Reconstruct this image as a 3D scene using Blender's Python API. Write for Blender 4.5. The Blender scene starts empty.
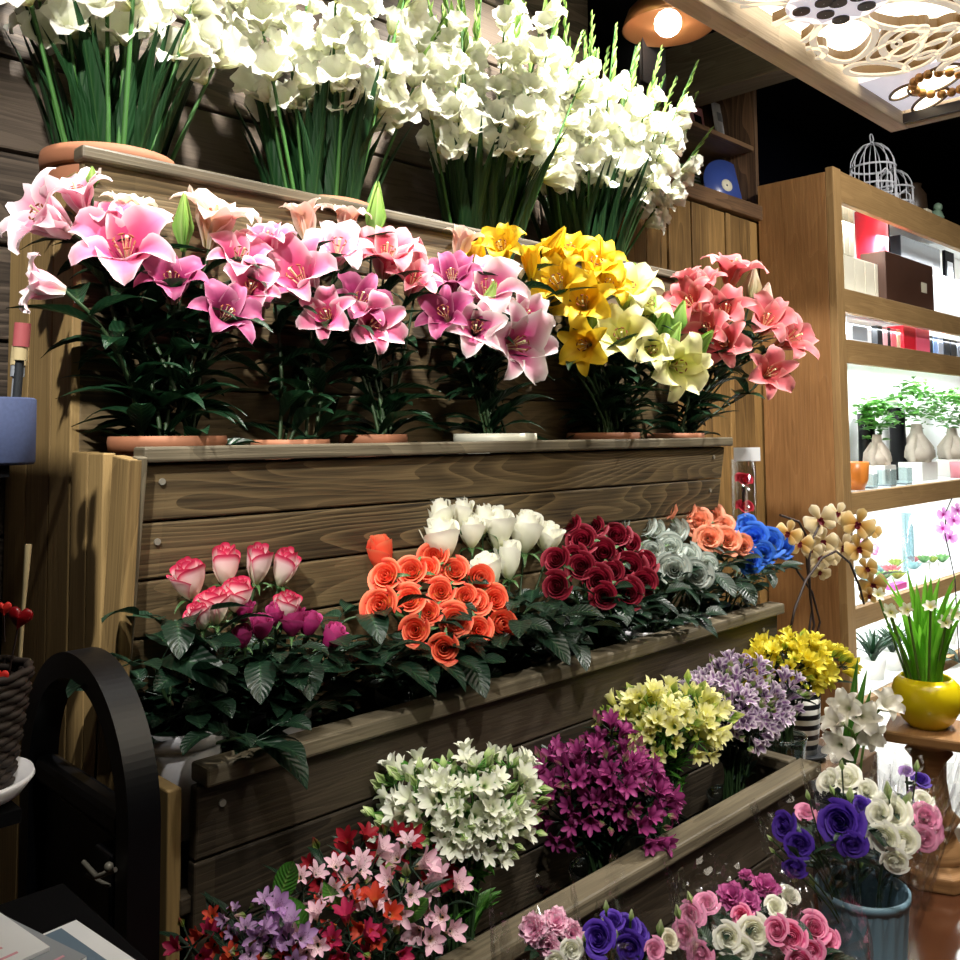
import bpy, math, random
import numpy as np
from mathutils import Vector, Matrix
random.seed(11)
R = random.uniform
SC = bpy.context.scene
COL = SC.collection
PI = math.pi
rad = math.radians

# ------------------------------------------------------------------ camera
F, CX, CY = 911.0, 480.0, 377.0
EYE = Vector((0, 0, 1.40))
_y, _p, _r = rad(45.2), rad(3.6), rad(0.5)
FW = Vector((math.cos(_y)*math.cos(_p), math.sin(_y)*math.cos(_p), math.sin(_p)))
_r0 = Vector((math.sin(_y), -math.cos(_y), 0)); _u0 = _r0.cross(FW)
RT = _r0*math.cos(_r) - _u0*math.sin(_r)
UP = _u0*math.cos(_r) + _r0*math.sin(_r)
cam = bpy.data.cameras.new('camera'); camo = bpy.data.objects.new('camera', cam); COL.objects.link(camo)
cam.sensor_width = 36; cam.lens = 36*F/960; cam.shift_y = -(480-CY)/960; cam.clip_start = .02
M = Matrix((RT, UP, -FW)).transposed().to_4x4(); M.translation = EYE
camo.matrix_world = M
SC.camera = camo

def ray(x, y): return FW + RT*((x-CX)/F) + UP*((CY-y)/F)
def aty(x, y, Y): d = ray(x, y); return EYE + d*(Y/d.y)          # point seen at a pixel on the plane at depth Y from the viewer's wall axis
def atx(x, y, X): d = ray(x, y); return EYE + d*(X/d.x)
def atz(x, y, Z): d = ray(x, y); return EYE + d*((Z-EYE.z)/d.z)
def ppm(P): return F/((Vector(P)-EYE).dot(FW))                  # pixels per metre at a point
def face(P, dx, dy, dz):                                         # a direction: along the shop front, up, and into the room
    t = (EYE-Vector(P)); t.z = 0; t.normalize()
    return (Vector((-t.y, t.x, 0))*dx + Vector((0, 0, 1))*dy + t*dz).normalized()

# ------------------------------------------------------------------ mesh building
class MB:
    def __init__(s): s.v = []; s.f = []; s.u = []
    def grid(s, P, U, close=False):                              # P: nu x nv x 3, U: nu x nv x 2
        n, m = P.shape[:2]; b = len(s.v)
        s.v.extend(map(tuple, P.reshape(-1, 3).tolist())); U = U.reshape(-1, 2).tolist()
        for i in range(n-1):
            for j in range(m if close else m-1):
                q = (i*m+j, i*m+(j+1) % m, (i+1)*m+(j+1) % m, (i+1)*m+j)
                s.f.append(tuple(b+k for k in q)); s.u.append([U[k] for k in q])
    def face(s, pts, uv=None):
        b = len(s.v); s.v.extend(tuple(p) for p in pts); s.f.append(tuple(range(b, b+len(pts))))
        s.u.append(uv or [(p[0], p[1]) for p in pts])
    def box(s, c, d, axis=0, m=None, bev=0):                     # centre, full size, grain axis
        b = len(s.v); h = [x/2 for x in d]; ou = 10*random.randint(1, 400)+1; ovv = R(0, 5)
        L = [Vector((c[0]+h[0]*i, c[1]+h[1]*j, c[2]+h[2]*k)) for i in (-1, 1) for j in (-1, 1) for k in (-1, 1)]
        W = [m @ p for p in L] if m else L
        s.v.extend(tuple(p) for p in W)
        for q, n in (((0, 1, 3, 2), 0), ((4, 6, 7, 5), 0), ((0, 4, 5, 1), 1), ((2, 3, 7, 6), 1), ((0, 2, 6, 4), 2), ((1, 5, 7, 3), 2)):
            s.f.append(tuple(b+k for k in q))
            o = [a for a in range(3) if a != axis]
            if n == axis: s.u.append([(L[k][o[0]]*.3+ou, L[k][o[1]]*.3+ovv) for k in q])
            else:
                w = [a for a in o if a != n][0]
                s.u.append([(L[k][axis]+ou, L[k][w]+ovv+.37*n) for k in q])
        return s
    def tube(s, pts, r, seg=8, cap=True):
        pts = [Vector(p) for p in pts]; n = len(pts)
        rr = r if isinstance(r, (list, tuple)) else [r]*n
        P = np.zeros((n, seg, 3)); U = np.zeros((n, seg, 2)); nrm = None
        for i, p in enumerate(pts):
            t = (pts[min(i+1, n-1)]-pts[max(i-1, 0)]).normalized()
            if nrm is None: nrm = t.orthogonal().normalized()
            nrm = (nrm - t*nrm.dot(t)).normalized(); bn = t.cross(nrm)
            for j in range(seg):
                a = 2*PI*j/seg
                P[i, j] = p+(nrm*math.cos(a)+bn*math.sin(a))*rr[i]; U[i, j] = (j/seg, i/max(1, n-1))
        s.grid(P, U, True)
        if cap:
            for i in (0, n-1):
                b = len(s.v); s.v.extend(map(tuple, P[i].tolist())); s.f.append(tuple(range(b, b+seg))); s.u.append([(0, 0)]*seg)
        return s
    def lathe(s, prof, seg=32, c=(0, 0, 0), sx=1, sy=1):
        n = len(prof); P = np.zeros((n, seg, 3)); U = np.zeros((n, seg, 2))
        for i, (r, z) in enumerate(prof):
            for j in range(seg):
                a = 2*PI*j/seg
                P[i, j] = (c[0]+r*math.cos(a)*sx, c[1]+r*math.sin(a)*sy, c[2]+z); U[i, j] = (j/seg, z)
        s.grid(P, U, True); return s
    def ball(s, c, r, seg=10, sq=1):
        s.lathe([(max(1e-4, r*math.sin(PI*i/8)), -r*math.cos(PI*i/8)*sq) for i in range(9)], seg, c); return s
    def petal(s, L, W, p0, p1, prof='lily', cup=.3, ruff=0, k=3, e=1.0, m=None, nu=9, nv=7, r0=.0, twist=0, ph=None, tipcurl=0):
        # strip growing from the axis; p0,p1: angle from the axis at base and tip
        S = np.linspace(0, 1, nu); phi = np.radians(p0+(p1-p0)*S**e+tipcurl*np.clip(S-.75, 0, 1)*4)
        ds = L/(nu-1); r = r0+np.concatenate([[0], np.cumsum(np.sin((phi[1:]+phi[:-1])/2))*ds]); z = np.concatenate([[0], np.cumsum(np.cos((phi[1:]+phi[:-1])/2))*ds])
        w = PROF[prof](S)*W/2
        V = np.linspace(-1, 1, nv); ph = R(0, 6) if ph is None else ph
        P = np.zeros((nu, nv, 3)); U = np.zeros((nu, nv, 2))
        for j, v in enumerate(V):
            d = cup*w*abs(v)**2*1.2 + ruff*W*abs(v)**2.2*np.sin(k*S*2*PI+ph+(1.3 if v > 0 else 0))*np.clip(S*2.5-.3, 0, 1)
            P[:, j, 0] = r-np.cos(phi)*d; P[:, j, 1] = v*w*(1-.12*cup*abs(v)); P[:, j, 2] = z+np.sin(phi)*d
            U[:, j, 0] = v*.5+.5; U[:, j, 1] = S
        if twist:
            a = twist*S[:, None]; y, zz = P[:, :, 1].copy(), P[:, :, 0].copy()
            P[:, :, 1] = y*np.cos(a)
            P[:, :, 0] = zz+y*np.sin(a)
        if m is not None:
            mm = np.array(m); P = P@mm[:3, :3].T+mm[:3, 3]
        s.grid(P, U); return s
    def mesh(s, name, mat=None, smooth=True):
        me = bpy.data.meshes.new(name); me.from_pydata(s.v, [], s.f)
        uv = me.uv_layers.new(name='UVMap'); uv.data.foreach_set('uv', [c for f in s.u for p in f for c in p])
        if smooth: me.polygons.foreach_set('use_smooth', [True]*len(me.polygons))
        if mat: me.materials.append(mat)
        me.update(); return me
def _lily(S): return np.where(S < .5, .34+.66*np.sin(PI*S)**1.2, np.clip(np.cos((S-.5)*PI), 0, 1)**.72)
def _round(S): return np.clip((S*1.25+.22), 0, 1)**.9*np.sqrt(np.clip(1-np.clip((S-.55)/.45, 0, 1)**2.6, 0, 1))
def _blade(S): return np.clip(S*6+.6, 0, 1)*(1-S**3.2)
def _leaf(S): return 2.25*(S+.004)**.62*np.clip(1-S, 0, 1)**.85
def _lance(S): return np.clip(.25+1.9*S, 0, 1)*np.clip((1-S)*1.7, 0, 1)**.8
def _oval(S): return 1.75*(S*.92+.05)**.75*np.clip(1-S**1.6, 0, 1)**.55
PROF = dict(oval=_oval, lily=_lily, round=_round, blade=_blade, leaf=_leaf, lance=_lance)
def rz(a): return Matrix.Rotation(a, 4, 'Z')
def along(P, d, spin=0, s=1.0):                                  # matrix with local Z along d
    q = Vector(d).to_track_quat('Z', 'Y').to_matrix().to_4x4()
    return Matrix.Translation(P) @ q @ rz(spin) @ Matrix.Scale(s, 4)

# ------------------------------------------------------------------ objects
def top(o, label, cat, group=None):
    o['label'] = label; o['category'] = cat
    if group: o['group'] = group
    return o
def thing(name, label, cat, loc=(0, 0, 0), group=None):
    o = bpy.data.objects.new(name, None); COL.objects.link(o); o.location = loc; o.empty_display_size = .05
    return top(o, label, cat, group)
def part(name, me, parent, m=None, label=None):                  # m: matrix in the thing's space
    o = bpy.data.objects.new(name, me); COL.objects.link(o)
    if parent is not None: o.parent = parent
    if m is not None: o.matrix_local = m
    if label: o['label'] = label
    return o
def wpart(name, me, parent, m, label=None):                      # m: matrix in world space (the parent only translates)
    return part(name, me, parent, Matrix.Translation(-parent.location) @ m, label)
def build(name, mb, mat, parent=None, m=None, smooth=True, label=None, bevel=0):
    o = part(name, mb.mesh(name, mat, smooth), parent, m, label)
    if bevel:
        b = o.modifiers.new('edge', 'BEVEL'); b.width = bevel; b.segments = 2; b.limit_method = 'ANGLE'
    return o
def struct(name, mb, mat, smooth=False, bevel=0):
    o = build(name, mb, mat, None, None, smooth, None, bevel); o['kind'] = 'structure'; return o
def simple(name, label, cat, mb, mat, loc=(0, 0, 0), group=None, smooth=True, bevel=0):
    o = build(name, mb, mat, None, Matrix.Translation(loc), smooth, None, bevel); return top(o, label, cat, group)

# ------------------------------------------------------------------ materials
def nt(name):
    m = bpy.data.materials.new(name); m.use_nodes = True; t = m.node_tree
    return m, t, t.nodes, t.links, t.nodes['Principled BSDF']
def math_(n, l, op, a, b=None, clamp=False):
    x = n.new('ShaderNodeMath'); x.operation = op; x.use_clamp = clamp
    for i, q in enumerate((a, b)):
        if q is None: continue
        if isinstance(q, (int, float)): x.inputs[i].default_value = q
        else: l.new(q, x.inputs[i])
    return x.outputs[0]
def mixc(n, l, f, a, b, mode='MIX'):
    x = n.new('ShaderNodeMix'); x.data_type = 'RGBA'; x.blend_type = mode
    for s, q in ((x.inputs[0], f), (x.inputs[6], a), (x.inputs[7], b)):
        if isinstance(q, (int, float)): s.default_value = q
        elif isinstance(q, (tuple, list)): s.default_value = (*q[:3], 1)
        else: l.new(q, s)
    return x.outputs[2]
def ramp(n, l, f, stops):
    r = n.new('ShaderNodeValToRGB'); e = r.color_ramp.elements
    while len(e) < len(stops): e.new(.5)
    for k, (p, c) in zip(e, stops): k.position = p; k.color = (*c, 1)
    l.new(f, r.inputs[0]); return r.outputs[0]
def hexc(h):
    f = lambda v: v/12.92 if v <= .04045 else ((v+.055)/1.055)**2.4
    return tuple(f(int(h[i:i+2], 16)/255) for i in (0, 2, 4))
def plain(name, c, rough=.5, metal=0, spec=.5, noise=0, scale=20, bump=0, coat=0):
    m, t, n, l, b = nt(name); c = hexc(c) if isinstance(c, str) else c
    b.inputs['Roughness'].default_value = rough; b.inputs['Metallic'].default_value = metal; b.inputs['Specular IOR Level'].default_value = spec
    b.inputs['Coat Weight'].default_value = coat
    tc = n.new('ShaderNodeTexCoord'); z = n.new('ShaderNodeTexNoise'); z.inputs['Scale'].default_value = scale; z.inputs['Detail'].default_value = 4
    l.new(tc.outputs['Object'], z.inputs['Vector'])
    k = max(noise, .04)
    l.new(mixc(n, l, z.outputs[0], tuple(x*(1-k) for x in c), tuple(min(1, x*(1+k)) for x in c)), b.inputs['Base Color'])
    if bump:
        bp = n.new('ShaderNodeBump'); bp.inputs['Strength'].default_value = bump; bp.inputs['Distance'].default_value = .01
        l.new(z.outputs[0], bp.inputs['Height']); l.new(bp.outputs[0], b.inputs['Normal'])
    return m
def wood(name, dark, light, rough=.6, rings=9, contrast=1.0, fine=90, spec=.3, var=.35, bump=.35):
    m, t, n, l, b = nt(name); dark, light = hexc(dark), hexc(light)
    uv = n.new('ShaderNodeUVMap'); sp = n.new('ShaderNodeSeparateXYZ'); l.new(uv.outputs[0], sp.inputs[0]); u, v = sp.outputs[0], sp.outputs[1]
    def tex(su, sv, scale, det=3):
        cb = n.new('ShaderNodeCombineXYZ'); l.new(math_(n, l, 'MULTIPLY', u, su), cb.inputs[0]); l.new(math_(n, l, 'MULTIPLY', v, sv), cb.inputs[1])
        z = n.new('ShaderNodeTexNoise'); z.inputs['Scale'].default_value = scale; z.inputs['Detail'].default_value = det; l.new(cb.outputs[0], z.inputs['Vector']); return z.outputs[0]
    big = tex(.42, 2.6, 1.5, 2)
    q = math_(n, l, 'ADD', math_(n, l, 'MULTIPLY', big, rings*2.2), math_(n, l, 'MULTIPLY', v, rings*1.6))
    sw = math_(n, l, 'FRACT', q)
    ring = math_(n, l, 'POWER', sw, 3.5)
    fn = tex(2.5, fine, 1.6, 4)
    pid = n.new('ShaderNodeTexWhiteNoise'); pid.noise_dimensions = '1D'; l.new(math_(n, l, 'FLOOR', math_(n, l, 'DIVIDE', u, 10.0)), pid.inputs['W'])
    blot = tex(1.3, 2.5, 2.0, 3)
    f = math_(n, l, 'ADD', math_(n, l, 'MULTIPLY', ring, .5*contrast), math_(n, l, 'MULTIPLY', fn, .8))
    f = math_(n, l, 'ADD', f, math_(n, l, 'MULTIPLY', blot, .7))
    f = math_(n, l, 'ADD', f, math_(n, l, 'MULTIPLY', math_(n, l, 'SUBTRACT', pid.outputs[0], .5), var), True)
    f = math_(n, l, 'ADD', f, -.12-.28*contrast, True)
    col = mixc(n, l, f, dark, light)
    l.new(col, b.inputs['Base Color']); b.inputs['Roughness'].default_value = rough; b.inputs['Specular IOR Level'].default_value = spec
    bp = n.new('ShaderNodeBump'); bp.inputs['Strength'].default_value = bump; bp.inputs['Distance'].default_value = .004
    l.new(math_(n, l, 'ADD', math_(n, l, 'MULTIPLY', ring, -.5), fn), bp.inputs['Height']); l.new(bp.outputs[0], b.inputs['Normal'])
    return m
def petalm(name, stops, edge=None, ep=3.0, ef=1.0, rib=None, rp=.25, rough=.55, tl=.25, spots=None, streak=.0, sp=(.3, .75), jit=.12):
    # stops: colours from the base of a petal to its tip; edge: colour of its margins; rib: colour of its middle line
    m, t, n, l, b = nt(name)
    uv = n.new('ShaderNodeUVMap'); s3 = n.new('ShaderNodeSeparateXYZ'); l.new(uv.outputs[0], s3.inputs[0])
    av = math_(n, l, 'ABSOLUTE', math_(n, l, 'SUBTRACT', math_(n, l, 'MULTIPLY', s3.outputs[0], 2.0), 1.0)); s = s3.outputs[1]
    col = ramp(n, l, s, [(p, hexc(c)) for p, c in stops])
    if rib:
        g = math_(n, l, 'MULTIPLY', math_(n, l, 'POWER', math_(n, l, 'SUBTRACT', 1.0, av, True), 1/rp), math_(n, l, 'SUBTRACT', 1.1, s, True))
        col = mixc(n, l, g, col, hexc(rib))
    if edge:
        g = math_(n, l, 'MULTIPLY', math_(n, l, 'POWER', av, ep), ef, True)
        col = mixc(n, l, g, col, hexc(edge))
    tc = n.new('ShaderNodeTexCoord')
    z = n.new('ShaderNodeTexNoise'); z.inputs['Scale'].default_value = 6
    mp = n.new('ShaderNodeMapping'); mp.inputs['Scale'].default_value = (4, 1, 1); l.new(uv.outputs[0], mp.inputs[0]); l.new(mp.outputs[0], z.inputs['Vector'])
    if streak: col = mixc(n, l, math_(n, l, 'MULTIPLY', z.outputs[0], streak), col, hexc(stops[0][1]))
    if spots:
        vo = n.new('ShaderNodeTexVoronoi'); vo.inputs['Scale'].default_value = 9
        mp2 = n.new('ShaderNodeMapping'); mp2.inputs['Scale'].default_value = (1.6, .7, 1); l.new(uv.outputs[0], mp2.inputs[0]); l.new(mp2.outputs[0], vo.inputs['Vector'])
        g = math_(n, l, 'LESS_THAN', vo.outputs['Distance'], .3)
        g = math_(n, l, 'MULTIPLY', g, math_(n, l, 'GREATER_THAN', s, sp[0])); g = math_(n, l, 'MULTIPLY', g, math_(n, l, 'LESS_THAN', s, sp[1]))
        col = mixc(n, l, g, col, hexc(spots))
    oi = n.new('ShaderNodeObjectInfo'); hs = n.new('ShaderNodeHueSaturation'); l.new(col, hs.inputs['Color'])
    l.new(math_(n, l, 'ADD', math_(n, l, 'MULTIPLY', oi.outputs['Random'], jit*2), 1-jit), hs.inputs['Value']); col = hs.outputs[0]
    l.new(col, b.inputs['Base Color']); b.inputs['Roughness'].default_value = rough; b.inputs['Specular IOR Level'].default_value = .3
    tr = n.new('ShaderNodeBsdfTranslucent'); l.new(col, tr.inputs[0]); mx = n.new('ShaderNodeMixShader'); mx.inputs[0].default_value = tl
    l.new(b.outputs[0], mx.inputs[1]); l.new(tr.outputs[0], mx.inputs[2]); l.new(mx.outputs[0], n['Material Output'].inputs[0])
    return m
def leafm(name, c, vein, rough=.38, tl=.15):
    m, t, n, l, b = nt(name)
    uv = n.new('ShaderNodeUVMap'); s3 = n.new('ShaderNodeSeparateXYZ'); l.new(uv.outputs[0], s3.inputs[0])
    av = math_(n, l, 'ABSOLUTE', math_(n, l, 'SUBTRACT', math_(n, l, 'MULTIPLY', s3.outputs[0], 2.0), 1.0))
    w = math_(n, l, 'SINE', math_(n, l, 'MULTIPLY', math_(n, l, 'SUBTRACT', math_(n, l, 'MULTIPLY', s3.outputs[1], 5.0), av), 12.0))
    oi = n.new('ShaderNodeObjectInfo')
    z = n.new('ShaderNodeTexNoise'); z.inputs['Scale'].default_value = 9; tc = n.new('ShaderNodeTexCoord'); l.new(tc.outputs['Object'], z.inputs['Vector'])
    c = hexc(c); col = mixc(n, l, z.outputs[0], tuple(x*.7 for x in c), tuple(x*1.35 for x in c))
    col = mixc(n, l, math_(n, l, 'POWER', math_(n, l, 'SUBTRACT', 1.0, av, True), 16.0), col, hexc(vein))
    l.new(col, b.inputs['Base Color']); b.inputs['Roughness'].default_value = rough; b.inputs['Specular IOR Level'].default_value = .4
    bp = n.new('ShaderNodeBump'); bp.inputs['Strength'].default_value = .25; bp.inputs['Distance'].default_value = .003; l.new(w, bp.inputs['Height']); l.new(bp.outputs[0], b.inputs['Normal'])
    tr = n.new('ShaderNodeBsdfTranslucent'); l.new(col, tr.inputs[0]); mx = n.new('ShaderNodeMixShader'); mx.inputs[0].default_value = tl
    l.new(b.outputs[0], mx.inputs[1]); l.new(tr.outputs[0], mx.inputs[2]); l.new(mx.outputs[0], n['Material Output'].inputs[0])
    return m
def clear(name, tint=(.9, .93, .95), gloss=.05, rough=.08, bump=0, bs=30, ff=.55):
    m, t, n, l, b = nt(name); n.remove(b)
    tp = n.new('ShaderNodeBsdfTransparent'); tp.inputs[0].default_value = (*tint, 1)
    gl = n.new('ShaderNodeBsdfGlossy'); gl.inputs[0].default_value = (.95, .97, 1, 1); gl.inputs['Roughness'].default_value = rough
    fr = n.new('ShaderNodeLayerWeight'); fr.inputs[0].default_value = .35
    if bump:
        tc = n.new('ShaderNodeTexCoord'); z = n.new('ShaderNodeTexVoronoi'); z.inputs['Scale'].default_value = bs; l.new(tc.outputs['Object'], z.inputs['Vector'])
        bp = n.new('ShaderNodeBump'); bp.inputs['Strength'].default_value = bump; bp.inputs['Distance'].default_value = .02; l.new(z.outputs[0], bp.inputs['Height'])
        l.new(bp.outputs[0], gl.inputs['Normal']); l.new(bp.outputs[0], fr.inputs['Normal'])
    mx = n.new('ShaderNodeMixShader'); l.new(math_(n, l, 'ADD', math_(n, l, 'MULTIPLY', fr.outputs['Facing'], ff), gloss, True), mx.inputs[0])
    l.new(tp.outputs[0], mx.inputs[1]); l.new(gl.outputs[0], mx.inputs[2]); l.new(mx.outputs[0], n['Material Output'].inputs[0])
    return m
def emit(name, c, s):
    m, t, n, l, b = nt(name); c = hexc(c); b.inputs['Base Color'].default_value = (*c, 1)
    b.inputs['Emission Color'].default_value = (*c, 1); b.inputs['Emission Strength'].default_value = s; return m

WD = wood('stained boards', '1a1510', '8a7654', rings=15, contrast=1.0)
WT = wood('trough boards', '15120e', '4e4436', rings=13, contrast=.7)
WC = wood('cap rail', '2e2a22', '7e745f', rings=5, contrast=.5, rough=.5)
WS = wood('side boards', '4a3820', 'a58a5a', rings=5, contrast=.35)
WW = wood('wall boards', '1c1712', '76685a', rings=9, contrast=1.1, var=.5)
WF = wood('screen boards', '4a361e', 'b08a52', rings=4, contrast=.5, var=.7)
WK = wood('cabinet veneer', '74502f', 'b48656', rings=7, contrast=.3, rough=.4, fine=60, var=.1)
WP = wood('pine edge', '7a5c38', 'b99664', rings=6, contrast=.4, var=.2)
WB = wood('brown shelf wood', '3a2a1e', '8a6a4c', rings=5)
WO = wood('turned oak', '6a4a2a', 'b58a5c', rings=4, contrast=.4)
WX = wood('whitewashed frame', '8a7a64', 'd8ccb8', rings=5, contrast=.5, var=.2)
BLK = plain('black paint', '06070b', .38, spec=.35, noise=.2)
BLKG = plain('black gloss', '05060c', .12, noise=.2, scale=3, bump=.25)
BLKM = plain('black matt', '060608', .85, spec=.1)
TERRA = plain('terracotta', '8e5c40', .75, noise=.2, scale=14, bump=.1)
WHITE = plain('white glaze', 'e6e6ea', .35)
CREAM = plain('cream ceramic', 'd8d8c6', .4)
BLUEP = plain('blue grey plastic', '6f8fa0', .45)
DKPL = plain('dark bucket plastic', '22262a', .5)
STEM = plain('stem green', '27401f', .55, noise=.2)
STEML = plain('pale stem green', '5c8038', .55, noise=.2)
STEMG = plain('sword stem green', '3a6a2c', .55, noise=.2)
STEMD = plain('dark stem', '2a1c18', .6, noise=.2)
LF = leafm('rose leaf', '132a1c', '2c4a30')
LFL = leafm('lily leaf', '13301c', '2c4a26')
LFG = leafm('sword leaf', '1c4020', '3a5c30', rough=.45)
LFB = leafm('fresh leaf', '4c8a34', '8ab45a')
LFY = leafm('daffodil leaf', '7cc83a', 'a0dc60', tl=.5)
BUDG = petalm('green bud', [(0, '4c7a30'), (.6, '86ae54'), (1, 'a8c86e')], rib='d0dca0', rp=.3, tl=.2)
SEPAL = leafm('sepal green', '44663a', '7c9a5c')
ANTH = plain('pollen brown', '7a3a18', .8)
FIL = plain('filament', 'd8d0a0', .6)
GLASS = clear('vase glass', (.72, .82, .84), .06, .05)
GLASSC = clear('clear glass', (.92, .96, .97), .05, .03)
FILM = clear('cellophane', (.985, .985, .99), .035, .12, bump=1.0, bs=32, ff=.38)
SCREW = plain('screw steel', '8c887c', .45, metal=.3)

# ------------------------------------------------------------------ bloom shapes (unit size: outer radius 1, base at the origin, opening along +Z)
def unit(mb, by='r'):
    a = np.array(mb.v); k = max(np.hypot(a[:, 0], a[:, 1])) if by == 'r' else max(a[:, 2])
    mb.v = [tuple(p) for p in (a/k).tolist()]; return mb
def lily_mb(o0=16, o1=112, W=.62, ruff=.085, e=1.5, tip=34):
    mb = MB()
    for i in range(6):
        inn = i % 2
        mb.petal(1.5+R(-.08, .08), W*(1.3 if inn else .85), o0+R(-3, 3), o1+R(-18, 14), 'lily', .35, ruff*(1.1 if inn else .6), 2.8, e, rz(i*PI/3+R(-.12, .12)), 15, 8, .05, tipcurl=tip)
    return mb
def filament_mb(h=1.0):
    mb = MB()
    for i in range(6):
        a = i*PI/3+.3; mb.tube([(math.cos(a)*r, math.sin(a)*r, z*h) for r, z in ((.03, .1), (.07, .5), (.17, .85))], .011, 5)
    mb.tube([(0, 0, .1), (.02, 0, .6), (.05, .02, 1.0*h)], [.016, .016, .03], 6)
    return mb
def anther_mb(h=1.0):
    mb = MB()
    for i in range(6):
        a = i*PI/3+.3; e = Vector((math.cos(a)*.17, math.sin(a)*.17, .86*h)); d = Vector((-math.sin(a), math.cos(a), 0))
        mb.tube([e-d*.055, e, e+d*.055], [.012, .022, .012], 5)
    return mb
def rose_mb(n=26, h=1.0, op=1.0, curl=.2, ruff=.0, tight=.07, w0=2.0, w1=.9, nu=9, nv=9, close=.5):
    mb = MB()
    for i in range(n):
        q = i/(n-1); rho = tight+(1-tight)*q**.9; th = i*2.39996+R(-.1, .1); hh = h*(.95+.22*q-.36*q*q)*R(.94, 1.05); half = w0+(w1-w0)*q
        S = np.linspace(0, 1, nu)[:, None]; V = np.linspace(-1, 1, nv)[None, :]
        base = np.sin(np.clip(S*1.35, 0, 1)*PI/2)**.8
        lean = (-close*(1-q)*.55+curl*q*op*1.1)
        rr = rho*(.14+.86*base)+lean*max(rho, .18)*np.clip((S-.4)/.6, 0, 1)**1.6
        rr = rr+curl*.55*op*q*np.clip((S-.72)/.28, 0, 1)**2*(1-.35*np.abs(V))
        rr = rr*(1+.09*V) + ruff*np.sin(V*9+S*3+i)*np.clip(S-.3, 0, 1)
        zz = hh*S*(1-.22*np.abs(V)**3*S) - curl*.75*q*op*np.clip((S-.72)/.28, 0, 1)**2*(1-.2*np.abs(V)) + ruff*.8*np.sin(V*11+i*2)*np.clip(S-.4, 0, 1)
        a = th+half*V*(.45+.55*S**.5)
        P = np.stack([rr*np.cos(a), rr*np.sin(a), zz+0*V], 2); U = np.stack([V*.5+.5+0*S, S+0*V], 2)
        mb.grid(P, U)
    return mb
def calyx_mb(n=5, L=1.1, p0=60, p1=150):
    mb = MB().ball((0, 0, -.02), .22, 8)
    for i in range(n): mb.petal(L*R(.8, 1.1), .26, p0+R(-10, 10), p1+R(-20, 20), 'lance', .3, 0, 2, 1, rz(i*2*PI/n+R(-.2, .2)), 6, 3, .1)
    return mb
def trumpet_mb(n=6, L=1.2, W=.75, p0=14, p1=70, prof='oval', ruff=.06, cup=.4, e=1.2):
    mb = MB()
    for i in range(n):
        mb.petal(L*R(.92, 1.05), W*(1.1 if i % 2 else .9), p0+R(-3, 3), p1+R(-16, 16), prof, cup, ruff, 2, e, rz(i*2*PI/n+R(-.1, .1)), 10, 6, .07)
    return mb
def bud_mb(W=.30, n=3):
    mb = MB()
    for i in range(n): mb.petal(1.0, W*2.0, 9, -14, 'lance', .9, 0, 1, 1.0, rz(i*2*PI/n), 10, 6, .02)
    return unit(mb, 'z')
def carn_mb():
    mb = MB()
    for i in range(46):
        q = (i/45)**.5; 
        mb.petal(1.0*R(.85, 1.1), .62, 4+50*q, 20+75*q, 'round', .2, .16, 3.5, 1, rz(i*2.39996), 6, 6, .02)
    return unit(mb)
def orchid_mb():
    mb = MB()
    for a, W, L in ((0, 1.15, 1.0), (PI, 1.15, 1.0), (PI/2, .62, 1.0), (PI*1.28, .6, .95), (PI*1.72, .6, .95)):
        mb.petal(L, W, 62, 96, 'round', -.25, .02, 2, 1, rz(a), 8, 7, .02)
    return mb
def lip_mb():
    mb = MB()
    mb.petal(.42, .36, 30, 95, 'round', .5, .05, 2, 1, rz(-PI/2), 6, 5, .02)
    for a in (-.2, PI+.2): mb.petal(.3, .26, 20, 60, 'round', .6, 0, 2, 1, rz(a), 6, 5, .02)
    mb.ball((0, 0, .08), .09, 8); return mb
_c = {}
def shape(key, mat, fn):                                         # shared mesh data, one per shape and material
    k = (key, mat.name)
    if k not in _c:
        st = random.getstate(); random.seed(hash(key) % 1 if False else sum(map(ord, key))); _c[k] = fn().mesh(key, mat); random.setstate(st)
    return _c[k]
def lilies(mat, i): return shape('lily open %d' % i, mat, lambda: unit(lily_mb([12, 16, 14][i], [112, 96, 128][i], .70, .07, [1.9, 1.6, 2.1][i])))
def lilyhalf(mat, i): return shape('lily half %d' % i, mat, lambda: unit(lily_mb(8, [72, 60][i], .6, .04, 2.0, 45)))
def roses(mat, i, op='o'):
    if op == 'o': return shape('rose open %d' % i, mat, lambda: unit(rose_mb(15, [1.1, 1.2, 1.15][i], 1.0, .26, tight=.13, w0=1.7, w1=.85, close=.35)))
    if op == 'c': return shape('rose cup %d' % i, mat, lambda: unit(rose_mb(13, [2.7, 2.9, 2.6][i], .7, .25, tight=.2, w0=1.7, w1=1.15, close=.5)))
    if op == 'b': return shape('rose bud %d' % i, mat, lambda: unit(rose_mb(9, [3.3, 3.5, 3.2][i], .5, .22, tight=.2, w0=1.7, w1=1.2, close=.7)))
    if op == 'f': return shape('rose frill %d' % i, mat, lambda: unit(rose_mb(18, [1.1, 1.2, 1.15][i], 1.2, .26, .06, tight=.13, w0=1.6, close=.3)))
def curve(p0, p1, d1, d0=(0, 0, 1), n=9):
    p0, p1 = Vector(p0), Vector(p1); L = (p1-p0).length; a = p0+Vector(d0)*L*.42; b = p1-Vector(d1)*L*.3
    return [p0*(1-t)**3+a*3*t*(1-t)**2+b*3*t*t*(1-t)+p1*t**3 for t in (i/(n-1) for i in range(n))]
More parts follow.
